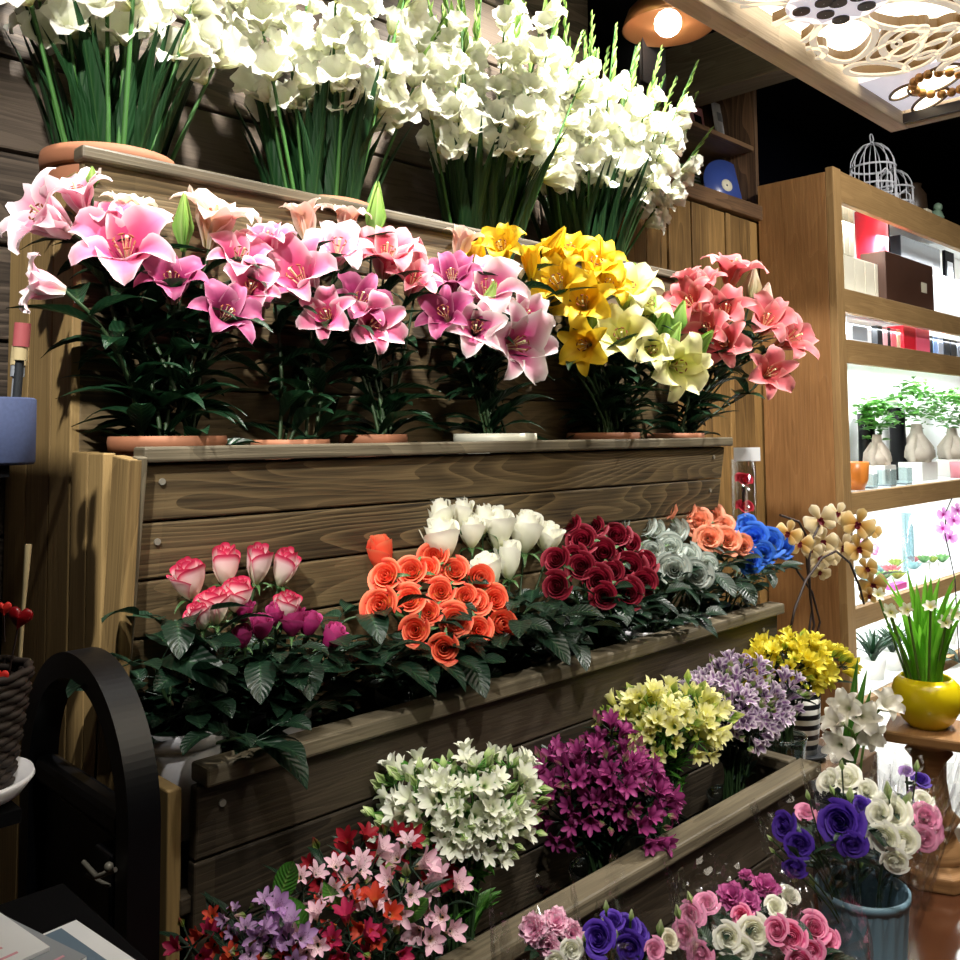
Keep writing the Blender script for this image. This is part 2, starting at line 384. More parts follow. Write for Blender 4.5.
def foliage(mb, pts, t0, t1, n, L, W, prof='lance', droop=95, up=35, loc=Vector()):
    for i in range(n):
        t = t0+(t1-t0)*(i+R(-.3, .3))/max(1, n-1); t = min(.97, max(.03, t)); k = t*(len(pts)-1); j = int(k); P = pts[j].lerp(pts[min(j+1, len(pts)-1)], k-j)
        m = Matrix.Translation(P-loc) @ rz(i*2.4+R(-.5, .5)) @ Matrix.Rotation(R(-.25, .25), 4, 'X')
        mb.petal(L*R(.7, 1.2), W*R(.8, 1.15), up+R(-15, 20), droop+R(-30, 30), prof, R(.1, .4), .02, 1.5, 1, m, 8, 4, .003)
def rose_leaves(mb, pts, t0, t1, n, L, loc=Vector()):
    for i in range(n):
        t = min(.95, t0+(t1-t0)*(i+R(-.3, .3))/max(1, n-1)); t = max(.03, t); k = t*(len(pts)-1); j = int(k); P = pts[j].lerp(pts[min(j+1, len(pts)-1)], k-j)-loc
        a = i*2.4+R(-.5, .5); d = Vector((math.cos(a), math.sin(a), R(.1, .6))).normalized(); Q = P+d*L*1.1; Q.z -= L*.15
        mb.tube([P, P.lerp(Q, .5)+Vector((0, 0, L*.1)), Q], .0013, 4, False)
        for off, sd, sc in ((1, 0, 1.15), (.62, 1, .9), (.62, -1, .9)):
            B = P.lerp(Q, off); dd = Vector((math.cos(a+sd*1.1), math.sin(a+sd*1.1), 0))
            m = Matrix.Translation(B) @ rz(a+sd*1.15) @ Matrix.Rotation(R(-.5, .5), 4, 'X')
            mb.petal(L*sc*R(.85, 1.15), L*.68*sc, 70+R(-25, 15), 105+R(-15, 30), 'leaf', .18, .02, 2, 1, m, 8, 5, .002)
# ================================================================== THE ROOM
XL, XR = .745, 2.86
FLOORM = plain('brown floor tile', '4a2c1c', .12, noise=.35, scale=5)
struct('floor', MB().box((3, .0, -.05), (10, 7, .1)), FLOORM)
struct('ceiling', MB().box((3, .0, 3.45), (10, 7, .1)), BLKM)
wb = MB(); z = 0.02
while z < 3.38:
    wb.box((.79, 2.40, z+.115), (4.35, .16, .222)); z += .23
struct('wall_back', wb, WW, bevel=.006)
struct('wall_alcove', MB().box((5.4, 2.75, 1.7), (5.2, .1, 3.4)), BLKG)
struct('wall_left', MB().box((-1.45, -.3, 1.7), (.1, 5.6, 3.4)), BLKM)
struct('wall_right', MB().box((8.05, 0, 1.7), (.1, 6.0, 3.4)), BLKM)
struct('wall_front', MB().box((3.3, -3.05, 1.7), (9.6, .1, 3.4)), BLKM)
cb = MB().box((3.98, 2.05, 3.22), (.16, 1.15, .29), 1)
o = struct('trim_1', cb, WC, bevel=.008)

# ------------------------------------------------------------------ the tiered flower stand
stand = thing('flower_stand', 'large tiered dark-stained wooden flower stand against the plank wall', 'display stand', (XL, 1.9, 0))
SL = stand.location
def sp(name, mb, mat, bevel=.004, label=None): return build(name, mb, mat, stand, Matrix.Translation(-SL), False, label, bevel)
def screws(Y, zs, xs, lean=0, z0=0):
    mb = MB()
    for z in zs:
        for x in xs:
            y = Y+(z0-z)*lean
            mb.tube([(x, y+.004, z), (x, y-.003, z)], .0065, 12)
    return mb
def lean_riser(Y, ztop, zbot, lean, ph, x0, x1):                  # planks set on a slope, the foot further back than the top
    mb = MB(); z = ztop; th = math.atan(lean)
    while z > zbot+.01:
        h = min(ph, z-zbot); zc = z-h/2
        m = Matrix.Translation(((x0+x1)/2, Y+.013+(ztop-zc)*lean, zc)) @ Matrix.Rotation(th, 4, 'X')
        mb.box((0, 0, 0), (x1-x0-R(0, .004), .024, h-.004), 0, m); z -= ph
    return mb
# second tier
sp('riser', lean_riser(1.665, 1.352, .60, .145, .112, XL+.012, XR), WD)
sp('screw', screws(1.665, (1.315, 1.20), (XL+.055, XR-.07), .145, 1.352), SCREW, 0)
sp('cap_rail', MB().box(((XL+XR+.03)/2+.005, 1.675, 1.367), (XR-XL+.02, .05, .03)), WC, .005)
sp('shelf', MB().box(((XL+XR)/2, 1.825, 1.165), (XR-XL-.03, .17, .03)), WT)
# top tier
sp('riser', lean_riser(1.915, 1.985, 1.18, .0, .16, XL-.01, XR+.10), WD)
sp('cap_rail', MB().box(((XL+XR)/2+.05, 1.92, 1.995), (XR-XL+.14, .05, .03)), WC, .006)
sp('shelf', MB().box(((XL+XR)/2+.04, 2.11, 1.79), (XR-XL+.08, .36, .03)), WT)
# rose trough
sp('riser', lean_riser(1.485, .80, .03, .03, .128, XL+.035, XR), WT)
sp('screw', screws(1.485, (.76,), (XL+.085, XR-.10), .03, .80), SCREW, 0)
sp('cap_rail', MB().box(((XL+XR)/2+.03, 1.497, .815), (XR-XL-.03, .06, .034)), WC, .006)
sp('shelf', MB().box(((XL+XR)/2, 1.63, .60), (XR-XL-.03, .26, .03)), WT)
# side panels, upright boards
def side(x, segs, mat=WS):
    mb = MB()
    for y0, y1, z0, z1 in segs:
        mb.box((x, (y0+y1)/2, (z0+z1)/2), (.026, y1-y0-.004, z1-z0), 2)
    return mb
sp('side_panel', side(XL-.012, [(1.915, 2.03, .02, 1.955), (2.03, 2.17, .02, 1.95), (2.17, 2.31, .02, 1.955)]), WS, .003)
sp('side_panel', side(XL-.010, [(1.83, 1.915, .02, 1.372), (1.755, 1.83, .02, 1.37)]), WS, .003)
sl = MB()
sl.box((XL-.010, 1.715, .99), (.026, .075, .75), 2, Matrix.Translation((0, 1.715, .99)) @ Matrix.Rotation(math.atan(.10), 4, 'X') @ Matrix.Translation((0, -1.715, -.99)))
sp('side_panel', sl, WS, .003)
sp('side_panel', side(XL+.005, [(1.60, 1.74, .02, .805), (1.50, 1.60, .02, .80)]), WS, .003)
sp('corner_post', MB().box((XL+.003, 1.683, .985), (.022, .022, .76), 2, Matrix.Translation((0, 1.683, .985)) @ Matrix.Rotation(math.atan(.145), 4, 'X') @ Matrix.Translation((0, -1.66, -.985))), WC, .003)
sp('side_panel', side(XR+.10, [(1.93, 2.30, .02, 1.975)]), WS, .003)
sp('side_panel', side(XR-.005, [(1.79, 1.93, .02, 1.35)]), WS, .003)
sp('side_panel', side(XR-.01, [(1.52, 1.79, .02, .80)]), WS, .003)
# front planter box
pb = thing('planter_box', 'low long wooden planter box holding glass vases in front of the flower stand', 'planter', (1.6, 1.3, 0))
PL = pb.location
def pp(name, mb, mat, bevel=.004): return build(name, mb, mat, pb, Matrix.Translation(-PL), False, None, bevel)
pp('front_board', lean_riser(1.212, .44, .02, 0, .145, .80, 2.50), WT)
pp('cap_rail', MB().box((1.66, 1.222, .455), (1.72, .065, .034)), WC, .006)
pp('end_board', side(2.49, [(1.235, 1.45, .02, .45)], WT), WT)
pp('cap_rail', MB().box((2.49, 1.355, .455), (.05, .19, .034), 1), WC, .006)
pp('bottom', MB().box((1.65, 1.34, .15), (1.66, .22, .03)), WT)
lg = simple('display_ledge', 'small wooden ledge between planter box and cabinet carrying the striped pot', 'ledge', MB().box((0, 0, .12), (.84, .38, .24)), WB, (2.98, 1.585, 0), smooth=False, bevel=.005)

# ------------------------------------------------------------------ upright board screen and record niche
fs = thing('board_screen', 'upright brown board screen between the flower stand and the tall cabinet', 'wooden screen', (3.7, 2.30, 0))
x = 2.99; mb = MB()
for w in (.17, .15, .12, .05, .19, .15, .16, .05, .20, .28):
    x1 = min(x+w, 4.405)
    if x1-x > .02: mb.box(((x+x1)/2-3.7, R(-.006, .006), 1.24), (x1-x-.008, .026, 2.48), 2)
    x = x1
build('boards', mb, WF, fs, None, False, None, .004)
build('top_rail', MB().box((0, -.005, 2.525), (1.42, .08, .075)), WB, fs, None, False, None, .006)
ns = thing('wall_niche_shelf', 'dark brown shelf niche above the board screen holding magazine and blue record', 'shelf', (3.7, 2.5, 2.56))
build('back_panel', MB().box((0, .16, .32), (1.42, .02, .64)), WB, ns, None, False)
build('side_panel', MB().box((.70, .0, .35), (.03, .34, .70), 2), WB, ns, None, False, None, .003)
build('shelf_board', MB().box((0, .0, .34), (1.37, .32, .025)), WB, ns, None, False, None, .003)
build('bottom_board', MB().box((0, .0, -.012), (1.40, .34, .024)), WB, ns, None, False)

# ------------------------------------------------------------------ left: black arched gate, rack, basket, tin, booklets
gate = thing('arched_gate', 'black painted wooden gate with rounded arch and latch beside the stand', 'gate', (.62, 1.56, 0))
def arch_pts(r, zc, n=17): return [(0, -r*math.cos(PI*i/(n-1)), zc+r*1.02*math.sin(PI*i/(n-1))) for i in range(n)]
def bar_arch(r0, r1, zc, w):
    mb = MB(); n = 65; P = np.zeros((n, 5, 3)); U = np.zeros((n, 5, 2))
    for i in range(n):
        a = PI*i/(n-1)
        for j, (rr, xx) in enumerate(((r0, -w/2), (r1, -w/2), (r1, w/2), (r0, w/2), (r0, -w/2))):
            P[i, j] = (xx, -rr*math.cos(a), zc+rr*math.sin(a)); U[i, j] = (i*.04, j*.05)
    mb.grid(P, U); return mb
GR = .225
build('arch', bar_arch(GR-.042, GR, .82, .05), BLK, gate, None, False)
for s in (-1, 1): build('post', MB().box((0, s*(GR-.021), .41), (.05, .042, .82), 2), BLK, gate, None, False)
build('top_rail', MB().box((0, 0, .815), (.04, 2*GR-.095, .045), 1), BLK, gate, None, False, None, .012)
build('panel', MB().box((.008, 0, .39), (.02, 2*GR-.095, .78), 2), BLK, gate, None, False)
build('stile', MB().box((-.012, -(GR-.085), .39), (.03, .06, .77), 2), BLK, gate, None, False, None, .004)
lt = MB().tube([(-.03, -(GR-.03), .765), (-.045, -(GR-.06), .75), (-.045, -(GR-.11), .755)], .004, 6).tube([(-.03, -(GR-.05), .735), (-.045, -(GR-.10), .74)], .003, 6).ball((-.04, -(GR-.03), .772), .007)
build('latch', lt, SCREW, gate)

TP = aty(-8, 465, 1.60); TIN = (TP.x, 1.60, TP.z); BP = aty(-40, 764, 1.42); trz = aty(-40, 803, 1.42).z
rk = thing('display_rack', 'black narrow display rack carrying basket and blue tin beside the gate', 'rack', (.36, 1.54, 0))
build('shelf', MB().box((BP.x-.36-.02, -.12, trz-.010), (.15, .16, .018), 1), BLKM, rk, None, False)
build('shelf', MB().box((.03, .06, TIN[2]-.0095), (.20, .10, .018), 1), BLKM, rk, None, False)
build('side_panel', MB().box((-.105, .0, .99), (.02, .42, 1.98), 2), BLKM, rk, None, False)  # unseen tall panel, added to shade the lower side of the stand
build('foot', MB().box((.0, .0, .02), (.22, .40, .04), 1), BLKM, rk, None, False)
tray = simple('round_tray', 'white round ceramic tray under the wicker basket', 'tray', MB().lathe([(.001, 0), (.05, 0), (.078, .008), (.094, .028), (.092, .034), (.077, .016), (.001, .01)], 40), WHITE, (BP.x, 1.42, trz))
BK = (BP.x, 1.42, trz+.017)
bs = thing('wicker_basket', 'dark wicker basket holding red heart ornaments on the white tray', 'basket', BK)
mb = MB()
for k in range(15):
    q = k/14; r = .062+.022*q
    mb.tube([((r+.003*math.cos(11*a+k*PI))*math.cos(a), (r+.003*math.cos(11*a+k*PI))*math.sin(a), .008+.15*q) for a in [2*PI*i/66 for i in range(67)]], .0058, 5, False)
for k in range(22):
    a = 2*PI*k/22; mb.tube([(.061*math.cos(a), .061*math.sin(a), 0), (.083*math.cos(a), .083*math.sin(a), .16)], .003, 4)
mb.lathe([(.001, .004), (.06, .004), (.061, .0)], 24)
WICK = plain('dark wicker', '2a201a', .7, noise=.4, scale=60)
build('body', mb, WICK, bs)
RED = plain('red felt', 'd8261c', .6, noise=.1)
REDD = plain('dark red foil', '8a1018', .3)
def heart():
    mb = MB(); n = 28; P = np.zeros((7, n, 3)); U = np.zeros((7, n, 2))
    for i in range(7):
        s = math.sin(PI*(i+.001)/6.002)**.6; 
        for j in range(n):
            t = 2*PI*j/n; P[i, j] = (s*16*math.sin(t)**3/16, (i/6-.5)*.7, s*(13*math.cos(t)-5*math.cos(2*t)-2*math.cos(3*t)-math.cos(4*t))/16); U[i, j] = (0, 0)
    mb.grid(P, U, True); return mb
hm = heart()
hme, hmd = hm.mesh('heart', RED), hm.mesh('heart dark', REDD)
for (px, py, Y, w, me, lab) in ((4, 608, 1.40, 16, hme, 'bright red heart standing up in the wicker basket'), (20, 617, 1.43, 26, hmd, 'dark red heart leaning over the rim of the wicker basket'),
                                (0, 676, 1.345, 18, hme, 'bright red heart hung on the outside of the wicker basket')):
    P = aty(px, py, Y); s = w/2/ppm(P)
    o = top(part('heart_ornament', me, None, Matrix.Translation(P) @ rz(-PI/4) @ Matrix.Rotation(R(-.3, .3), 4, 'Y') @ Matrix.Scale(s, 4)), lab, 'ornament', 'heart ornaments')
    if me is not hme or py < 650:
        build('pick', MB().tube([(0, 0, -.9), (0, 0, -4.2)], .08, 5), STEMD, o)

tin = thing('brush_tin', 'blue grey tin of brushes on the rack beside the stand', 'tin', TIN)
build('body', MB().lathe([(.001, .004), (.058, .004), (.06, .0), (.063, .005), (.063, .105), (.06, .108), (.058, .10), (.056, .012)], 36), plain('blue felt', '3a4668', .8, noise=.3, scale=160), tin)
WHP = plain('pale wood', 'b0a078', .6); PNK = plain('dusty pink tip', '9a4a4e', .6); GRY = plain('grey plastic', '8a9098', .4)
for (dx, dy, h, m1, m2, lab) in ((.02, -.03, .20, WHP, PNK, 'thick brush with dusty pink cap in the blue tin'), (-.02, -.02, .18, GRY, WHITE, 'grey brush with white collar in the blue tin'), (.03, .01, .17, GRY, WHP, 'slim grey brush with pale tip in the blue tin')):
    b = thing('paint_brush', lab, 'brush', (TIN[0]+dx, TIN[1]+dy, TIN[2]+.012), 'brushes in the blue tin')
    build('handle', MB().tube([(0, 0, 0), (dx*.3, dy*.3, h*.8)], .007, 8), DKPL if m1 is WHP else GRY, b)
    build('collar', MB().tube([(dx*.3, dy*.3, h*.78), (dx*.33, dy*.33, h*.9)], .011, 10), m1, b)
    build('tip', MB().tube([(dx*.33, dy*.33, h*.89), (dx*.4, dy*.4, h*1.08)], .0125, 10), m2, b)
stick = simple('wooden_spatula', 'slim pale wooden stick rising behind the heart basket', 'stick', MB().tube([(0, 0, 0), (.012, .004, .25), (.018, .006, .34)], [.003, .003, .005], 6), WHP, (aty(16, 600, 1.46).x, 1.46, trz))

# counter with booklets
ct = thing('counter', 'dark shop counter corner under the white booklets', 'counter', (.30, 1.12, 0))
build('counter_top', MB().box((-.05, -.02, .765), (.52, .50, .03)), BLKM, ct, None, False, None, .004)
build('cabinet_body', MB().box((-.06, -.03, .375), (.46, .42, .75)), BLKM, ct, None, False)
PAP = plain('glossy paper', 'dfe2e6', .3); PAPD = plain('grey cover', '8e949c', .35); LINE = plain('blue grey print', '5d7284', .5); PKP = plain('pink print', 'd89aa8', .5)
def booklet(label, px, py, z, rot, w, l, h, cover, band):
    P = atz(px, py, z); b = thing('booklet', label, 'booklet', (P.x, P.y, z-h), 'booklets on the counter')
    b.rotation_euler.z = rot
    build('pages', MB().box((0, 0, h/2), (w, l, h*.98)), PAP, b, None, False, None, .0008)
    build('cover', MB().box((0, 0, h+.0004), (w, l, .0008)), cover, b, None, False)
    pr = MB()
    if band == 'band': pr.box((w*.36, 0, h+.0012), (w*.10, l*.96, .0006))
    else:
        for k in range(7): pr.box((R(-.02, .02), -l*.4+k*l*.13, h+.0012), (w*R(.4, .7), .004, .0005))
    build('print', pr, LINE if band == 'band' else PKP, b, None, False)
booklet('white brochure with blue grey band lying lowest on the counter', 30, 1012, .797, .10, .24, .28, .012, PAP, 'band')
booklet('thick white booklet with grey cover lying on the banded brochure', -38, 962, .818, .22, .16, .22, .02, PAPD, 'none')
booklet('thin pink printed leaflet lying topmost on the grey booklet', -50, 948, .8225, .12, .14, .18, .0035, PAP, 'lines')
# ================================================================== THE TALL CABINET
CXL, CY0, CY1 = 4.30, 1.90, 2.24; CXR = 7.9
WHI = plain('white lacquer', 'f4f6f4', .4)
LED = emit('white LED light', 'f2fbff', 6.0)
cab = thing('display_cabinet', 'tall open wooden display cabinet with brightly lit white shelves', 'cabinet', (CXL, CY1, 0))
CL = cab.location
def cp(name, mb, mat, bevel=.003, label=None): return build(name, mb, mat, cab, Matrix.Translation(-CL), False, label, bevel)
cp('side_panel', MB().box((CXL+.02, (CY0+CY1)/2+.03, 1.335), (.04, CY1-CY0+.02, 2.67), 2), WK)
cp('front_stile', MB().box((CXL+.045, CY0, 1.345), (.09, .04, 2.69), 2), WP)
cp('back_panel', MB().box(((CXL+CXR)/2+.02, CY1+.01, 1.34), (CXR-CXL-.05, .02, 2.66)), WHI, 0)
cp('side_panel', MB().box((CXR-.02, (CY0+CY1)/2, 1.335), (.04, CY1-CY0, 2.67), 2), WK)
SH = []                                                          # top surface and thickness of each shelf
for z1, z0 in ((2.685, 2.53), (2.10, 1.985), (1.85, 1.735), (1.10, .995), (.545, .45), (.10, .0)):
    SH.append(z1)
    cp('shelf', MB().box(((CXL+CXR)/2+.03, (CY0+CY1)/2+.01, z1-.0125), (CXR-CXL-.1, CY1-CY0-.03, .025)), WHI, 0)
    cp('shelf_edge', MB().box(((CXL+CXR)/2+.045, CY0+.002, (z0+z1)/2), (CXR-CXL-.09, .035, z1-z0)), WP)
    if z0 > .2: cp('light_strip', MB().box(((CXL+CXR)/2+.03, CY0+.055, z1-.035), (CXR-CXL-.2, .03, .015)), LED, 0)
# plinth in front of the cabinet foot
simple('display_plinth', 'low white plinth on the floor in front of the tall cabinet', 'plinth', MB().box((0, 0, .03), (2.9, .82, .06)), WHI, (4.82, 1.45, 0), smooth=False, bevel=.004)

ZA, ZB, ZC, ZD, ZE = SH[1], SH[2], SH[3], SH[4], SH[5]
def shelfbox(name, label, cat, x0, x1, ytop, ybot, z, Y, depth, mat, group=None, rot=0, lid=None, body=None):
    # a box whose front face spans the given picture columns, standing at height z
    a, b = aty(x0, ybot, Y), aty(x1, ybot, Y); h = aty((x0+x1)/2, ytop, Y).z-z; w = b.x-a.x
    t = thing(name, label, cat, ((a.x+b.x)/2, Y+depth/2, z), group); t.rotation_euler.z = rot
    if lid:
        build('body', MB().box((0, 0, h*.38), (w, depth, h*.76)), mat, t, None, False, None, .003)
        build('lid', MB().box((0, 0, h*.88), (w*1.05, depth*1.05, h*.24)), lid, t, None, False, None, .003)
    else: build('body', MB().box((0, 0, h/2), (w, depth, h)), mat, t, None, False, None, .003)
    return t, w, h
IV = plain('ivory box board', 'd8d2bc', .6); REDB = plain('red box board', 'd81e34', .45, noise=.06); BRN = plain('brown leather', '4a3024', .5, noise=.3, scale=8); NAVY = plain('navy black board', '141c26', .45)
KR = plain('kraft ivory', 'e6e0cc', .6)
def strips(t, w, h, d, n, mat=None):
    mb = MB()
    for k in range(1, n): mb.box((-w/2+w*k/n, -d/2-.001, h*.5), (.003, .002, h*.98), 2)
    build('seam', mb, mat, t, None, False)
t, w, h = shelfbox('storage_box', 'white panelled box standing under the ivory box beside the stile', 'box', 834, 885, 259, 293, ZA, 2.0, .16, KR, 'boxes on the upper shelf'); strips(t, w, h, .16, 5, IV); zt = ZA+h
t, w, h = shelfbox('storage_box', 'ivory panelled box stacked on the white box beside the stile', 'box', 834, 855, 207, 257, zt+.001, 2.0, .14, IV, 'boxes on the upper shelf'); strips(t, w, h, .14, 4, KR)
P = aty(876, 257, 2.06); r = .095; hh = aty(876, 209, 2.06).z-zt
hb = thing('round_hat_box', 'red round hat box with black ribbon stacked on the white box', 'box', (P.x, 2.08, zt+.001))
build('body', MB().lathe([(.001, 0), (r*.96, 0), (r*.96, .02), (r*.9, .022), (r*.93, hh-.002), (.001, hh)], 40), REDB, hb)
rb = MB()
for a in (-1.0, -.6): rb.box((0, 0, 0), (.02, .004, hh*.9), 2, Matrix.Translation((r*.98*math.cos(a), r*.98*math.sin(a), hh*.5)) @ rz(a+PI/2))
for s in (-1, 1): rb.petal(.07, .05, 60, 120, 'leaf', .4, .03, 2, 1, Matrix.Translation((r*.98*math.cos(-.8), r*.98*math.sin(-.8), hh*.85)) @ rz(-.8+s*.8))
build('ribbon', rb, BLKM, hb)
t, w, h = shelfbox('storage_box', 'dark brown leather box with small label on the upper shelf', 'box', 887, 934, 259, 300, ZA, 1.955, .14, BRN, 'boxes on the upper shelf', .0)
build('label_plate', MB().box((w*.28, -.071, h*.5), (w*.12, .002, h*.2)), IV, t, None, False)
shelfbox('storage_box', 'tall black box standing behind the brown leather box', 'box', 903, 942, 243, 300, ZA, 2.11, .10, NAVY, 'boxes on the upper shelf')
t, w, h = shelfbox('picture_frame', 'small dark picture frame on top of the white carton', 'frame', 946, 955, 252, 278, ZA+.10, 2.1, .02, BLKM)
build('picture', MB().box((0, -.011, h*.5), (w*.6, .002, h*.65)), PAPD, t, None, False)
shelfbox('storage_box', 'white carton under the dark picture frame on the upper shelf', 'box', 941, 968, 279, 306, ZA, 2.06, .12, WHITE, 'boxes on the upper shelf')
# row of books on the narrow shelf
books = [(879, 884, 323, '15181c', 'black'), (885, 889, 325, 'e8b0b8', 'pale pink'), (890, 892, 325, '101216', 'thin black'), (893, 898, 326, 'e0707c', 'rose'), (899, 903.5, 327, 'd8caa8', 'cream'),
         (931, 934, 330, '0c0f18', 'slim black'), (935, 939, 331, '88a8dc', 'light blue'), (940, 944.5, 333, 'a0a8b8', 'grey'), (945.5, 951, 334, '10141e', 'navy'), (952, 958, 335, '181c26', 'charcoal'), (959, 966, 336, '8890a0', 'blue grey')]
for i, (x0, x1, y, c, nm) in enumerate(books):
    beside = ['first of the row', 'beside the first black book', 'between pale pink and rose books', 'beside the cream book', 'against the red box', 'against the pink end of the red box', 'in the middle of the row', 'behind the light blue book', 'after the grey book', 'after the navy book', 'last of the row'][i]
    a, b = aty(x0, y, 1.97), aty(x1, y, 1.97); h = min(a.z-ZB, .125); w = b.x-a.x
    t = thing('book', nm+' book standing on the narrow shelf, '+beside, 'book', ((a.x+b.x)/2, 2.03, ZB), 'books on the narrow shelf')
    build('cover', MB().box((0, 0, h/2), (w, .1, h)), plain('cover '+nm, c, .5), t, None, False, None, .001)
    build('pages', MB().box((0, .004, h/2), (w*.7, .098, h*.94+.006)), PAP, t, None, False)
t, w, h = shelfbox('gift_box', 'red gift box with pink side between the standing books', 'box', 904.5, 930, 328, 352, ZB, 1.96, .10, REDB)
build('end_panel', MB().box((w*.22, -.051, h*.5), (w*.54, .002, h*.98)), plain('pink board', 'ec6484', .5), t, None, False)
t, w, h = shelfbox('white_lantern', 'white small framed lantern at the near end of the narrow shelf', 'lantern', 848, 872, 320, 345, ZB, 1.98, .09, WHITE)
build('pane', MB().box((0, -.046, h*.5), (w*.6, .003, h*.6)), PAPD, t, None, False)

# bonsai figs, vases and jars in the middle bay
GIN = plain('pale fig bark', 'b0a698', .7, noise=.25, scale=18, bump=.3)
WPOT = plain('white planter', 'ecebe6', .35)
def fig(px, py, Y, label, sc, potw):
    P = aty(px, py, Y); t = thing('fig_bonsai', label, 'bonsai', (P.x, Y, ZC), 'fig bonsais in the middle bay')
    ph = .11
    build('planter', MB().box((0, 0, ph/2), (potw, .14, ph)), WPOT, t, None, False, None, .004)
    tb = MB()
    tb.lathe([(.055*sc, 0), (.088*sc, .025*sc), (.085*sc, .06*sc), (.055*sc, .10*sc), (.035*sc, .13*sc), (.026*sc, .20*sc)], 16, (0, 0, ph))
    for k in range(5):
        a = k*1.3+.4; tb.tube([(.02*math.cos(a), .02*math.sin(a), ph+.14*sc), (.07*sc*math.cos(a), .06*sc*math.sin(a), ph+.07*sc), (.08*sc*math.cos(a+.2), .065*math.sin(a+.2), ph)], [.02*sc, .03*sc, .018*sc], 8)
    build('trunk', tb, GIN, t)
    fb = MB()
    for k in range(210):
        d = Vector((R(-1, 1), R(-1, 1), R(-.7, 1))); d = d.normalized()*R(.5, 1)
        c = Vector((d.x*.19*sc, d.y*.11*sc, ph+.30*sc+d.z*.15*sc))
        fb.petal(.06, .036, 60+R(-30, 40), 100, 'leaf', .3, 0, 1, 1, Matrix.Translation(c) @ rz(R(0, 6)) @ Matrix.Rotation(R(-.5, .5), 4, 'X'), 5, 3)
    build('foliage', fb, LFB, t)
fig(878, 470, 2.06, 'small fig bonsai with bulbous trunk beside the orange bowl', .85, .16)
fig(918, 465, 2.08, 'broad fig bonsai with fat pale roots in the middle of the bay', 1.15, .26)
fig(953, 462, 2.08, 'fig bonsai with twisted trunk farthest along the middle bay', 1.05, .20)
P = aty(853, 489, 2.0)
simple('orange_bowl', 'glossy orange bowl standing on the middle shelf by the stile', 'bowl', MB().lathe([(.001, .003), (.05, .003), (.055, 0), (.075, .05), (.082, .14), (.078, .142), (.07, .05), (.001, .02)], 32), plain('orange glaze', 'e08a3c', .3), (P.x, 2.0, ZC))
for (px, w, h, lab, m) in ((868, .05, .20, 'slim black vase behind the small fig bonsai', BLK), (899, .05, .22, 'slim black vase between two fig bonsais', BLK)):
    P = aty(px, 470, 2.17); simple('slim_vase', lab, 'vase', MB().lathe([(.001, 0), (w*.8, 0), (w, .1), (w*.9, h*1.6), (w, h*2.0), (w*.8, h*2.0), (w*.7, .02)], 20), m, (P.x, 2.17, ZC), 'black vases in the middle bay')
for i, (px, wd, lab) in enumerate(((872, 12, 'small clear glass cube by the orange bowl'), (889, 14, 'clear glass cube in front of the small fig bonsai'), (905, 14, 'clear glass cube in front of the broad fig bonsai'))):
    P = aty(px, 489, 1.96); s = wd/ppm(P)
    t = thing('glass_cube', lab, 'glass cube', (P.x, 1.97, ZC), 'glass cubes in the middle bay')
    build('body', MB().box((0, 0, s*.6), (s, s, s*1.2)), GLASS, t, None, False, None, .004)
    build('stand', MB().box((0, 0, .004), (s*.9, s*.9, .008)), PAPD, t, None, False)
P = aty(958, 460, 1.98)
simple('pink_cup', 'pink cup near the far fig bonsai', 'cup', MB().lathe([(.001, .003), (.04, .003), (.045, 0), (.05, .1), (.047, .1), (.04, .01), (.001, .01)], 24), plain('pink glaze', 'e8909c', .35), (P.x, 1.98, ZC))

# succulents, orchids and glass in the lower bay
SUC = [petalm('succulent '+n, [(0, a), (1, b)], rough=.5) for n, a, b in (('blue', '6a9aa0', 'a8d0d4'), ('green', '3a7a4c', '90c080'), ('rose', '9a5060', 'd88a90'), ('lime', '7a9a40', 'c0d070'))]
def rosette(i):
    mb = MB()
    for k in range(20): mb.petal(1-.02*k, .5, 70-k*2.6, 40-k*1.5, 'leaf', .6, 0, 1, 1, rz(k*2.4), 5, 4, .03)
    return unit(mb)
sc_at = [(872, 612, 0, 'jade'), (884, 600, 1, 'dark green'), (892, 590, 2, 'rose'), (881, 575, 0, 'blue'), (898, 608, 3, 'lime'), (915, 596, 0, 'pale blue'), (925, 585, 1, 'mid green'), (934, 592, 3, 'yellow green'), (915, 575, 2, 'dusty red'), (944, 600, 1, 'deep green'), (896, 572, 3, 'light lime')]
where = ['in front beside the stile', 'behind the pink cube', 'near the pink cube', 'under the purple orchid', 'in front of the pink cube', 'in front of the glass tube', 'behind the pale blue one', 'beside the lilac orchid', 'below the glass tube', 'under the lilac orchid', 'behind the purple orchid']
for (px, py, k, nm), wh in zip(sc_at, where):
    Y = 1.97+max(0, (612-py))*.005; P = aty(px, py, Y); t = thing('succulent', nm+' succulent in a white pot '+wh, 'succulent', (P.x, Y, ZD), 'succulents in the lower bay')
    build('pot', MB().lathe([(.001, 0), (.022, 0), (.03, .045), (.027, .045), (.001, .035)], 16), WPOT, t)
    part('rosette', shape('rosette', SUC[k], lambda: rosette(0)), t, Matrix.Translation((0, 0, .04)) @ rz(R(0, 6)) @ Matrix.Scale(R(.045, .07), 4))
t, w, h = shelfbox('pink_cube', 'bright pink flower cube standing among the succulents', 'cube', 896, 908, 583, 607, ZD, 1.94, .05, plain('pink sponge', 'e862b8', .6))
P = aty(910, 600, 2.12)
simple('glass_tube_vase', 'tall clear glass tube vase at the back of the lower bay', 'vase', MB().lathe([(.03, 0), (.035, .005), (.035, .36), (.032, .36), (.031, .01), (.001, .006)], 24), GLASS, (P.x, 2.12, ZD))
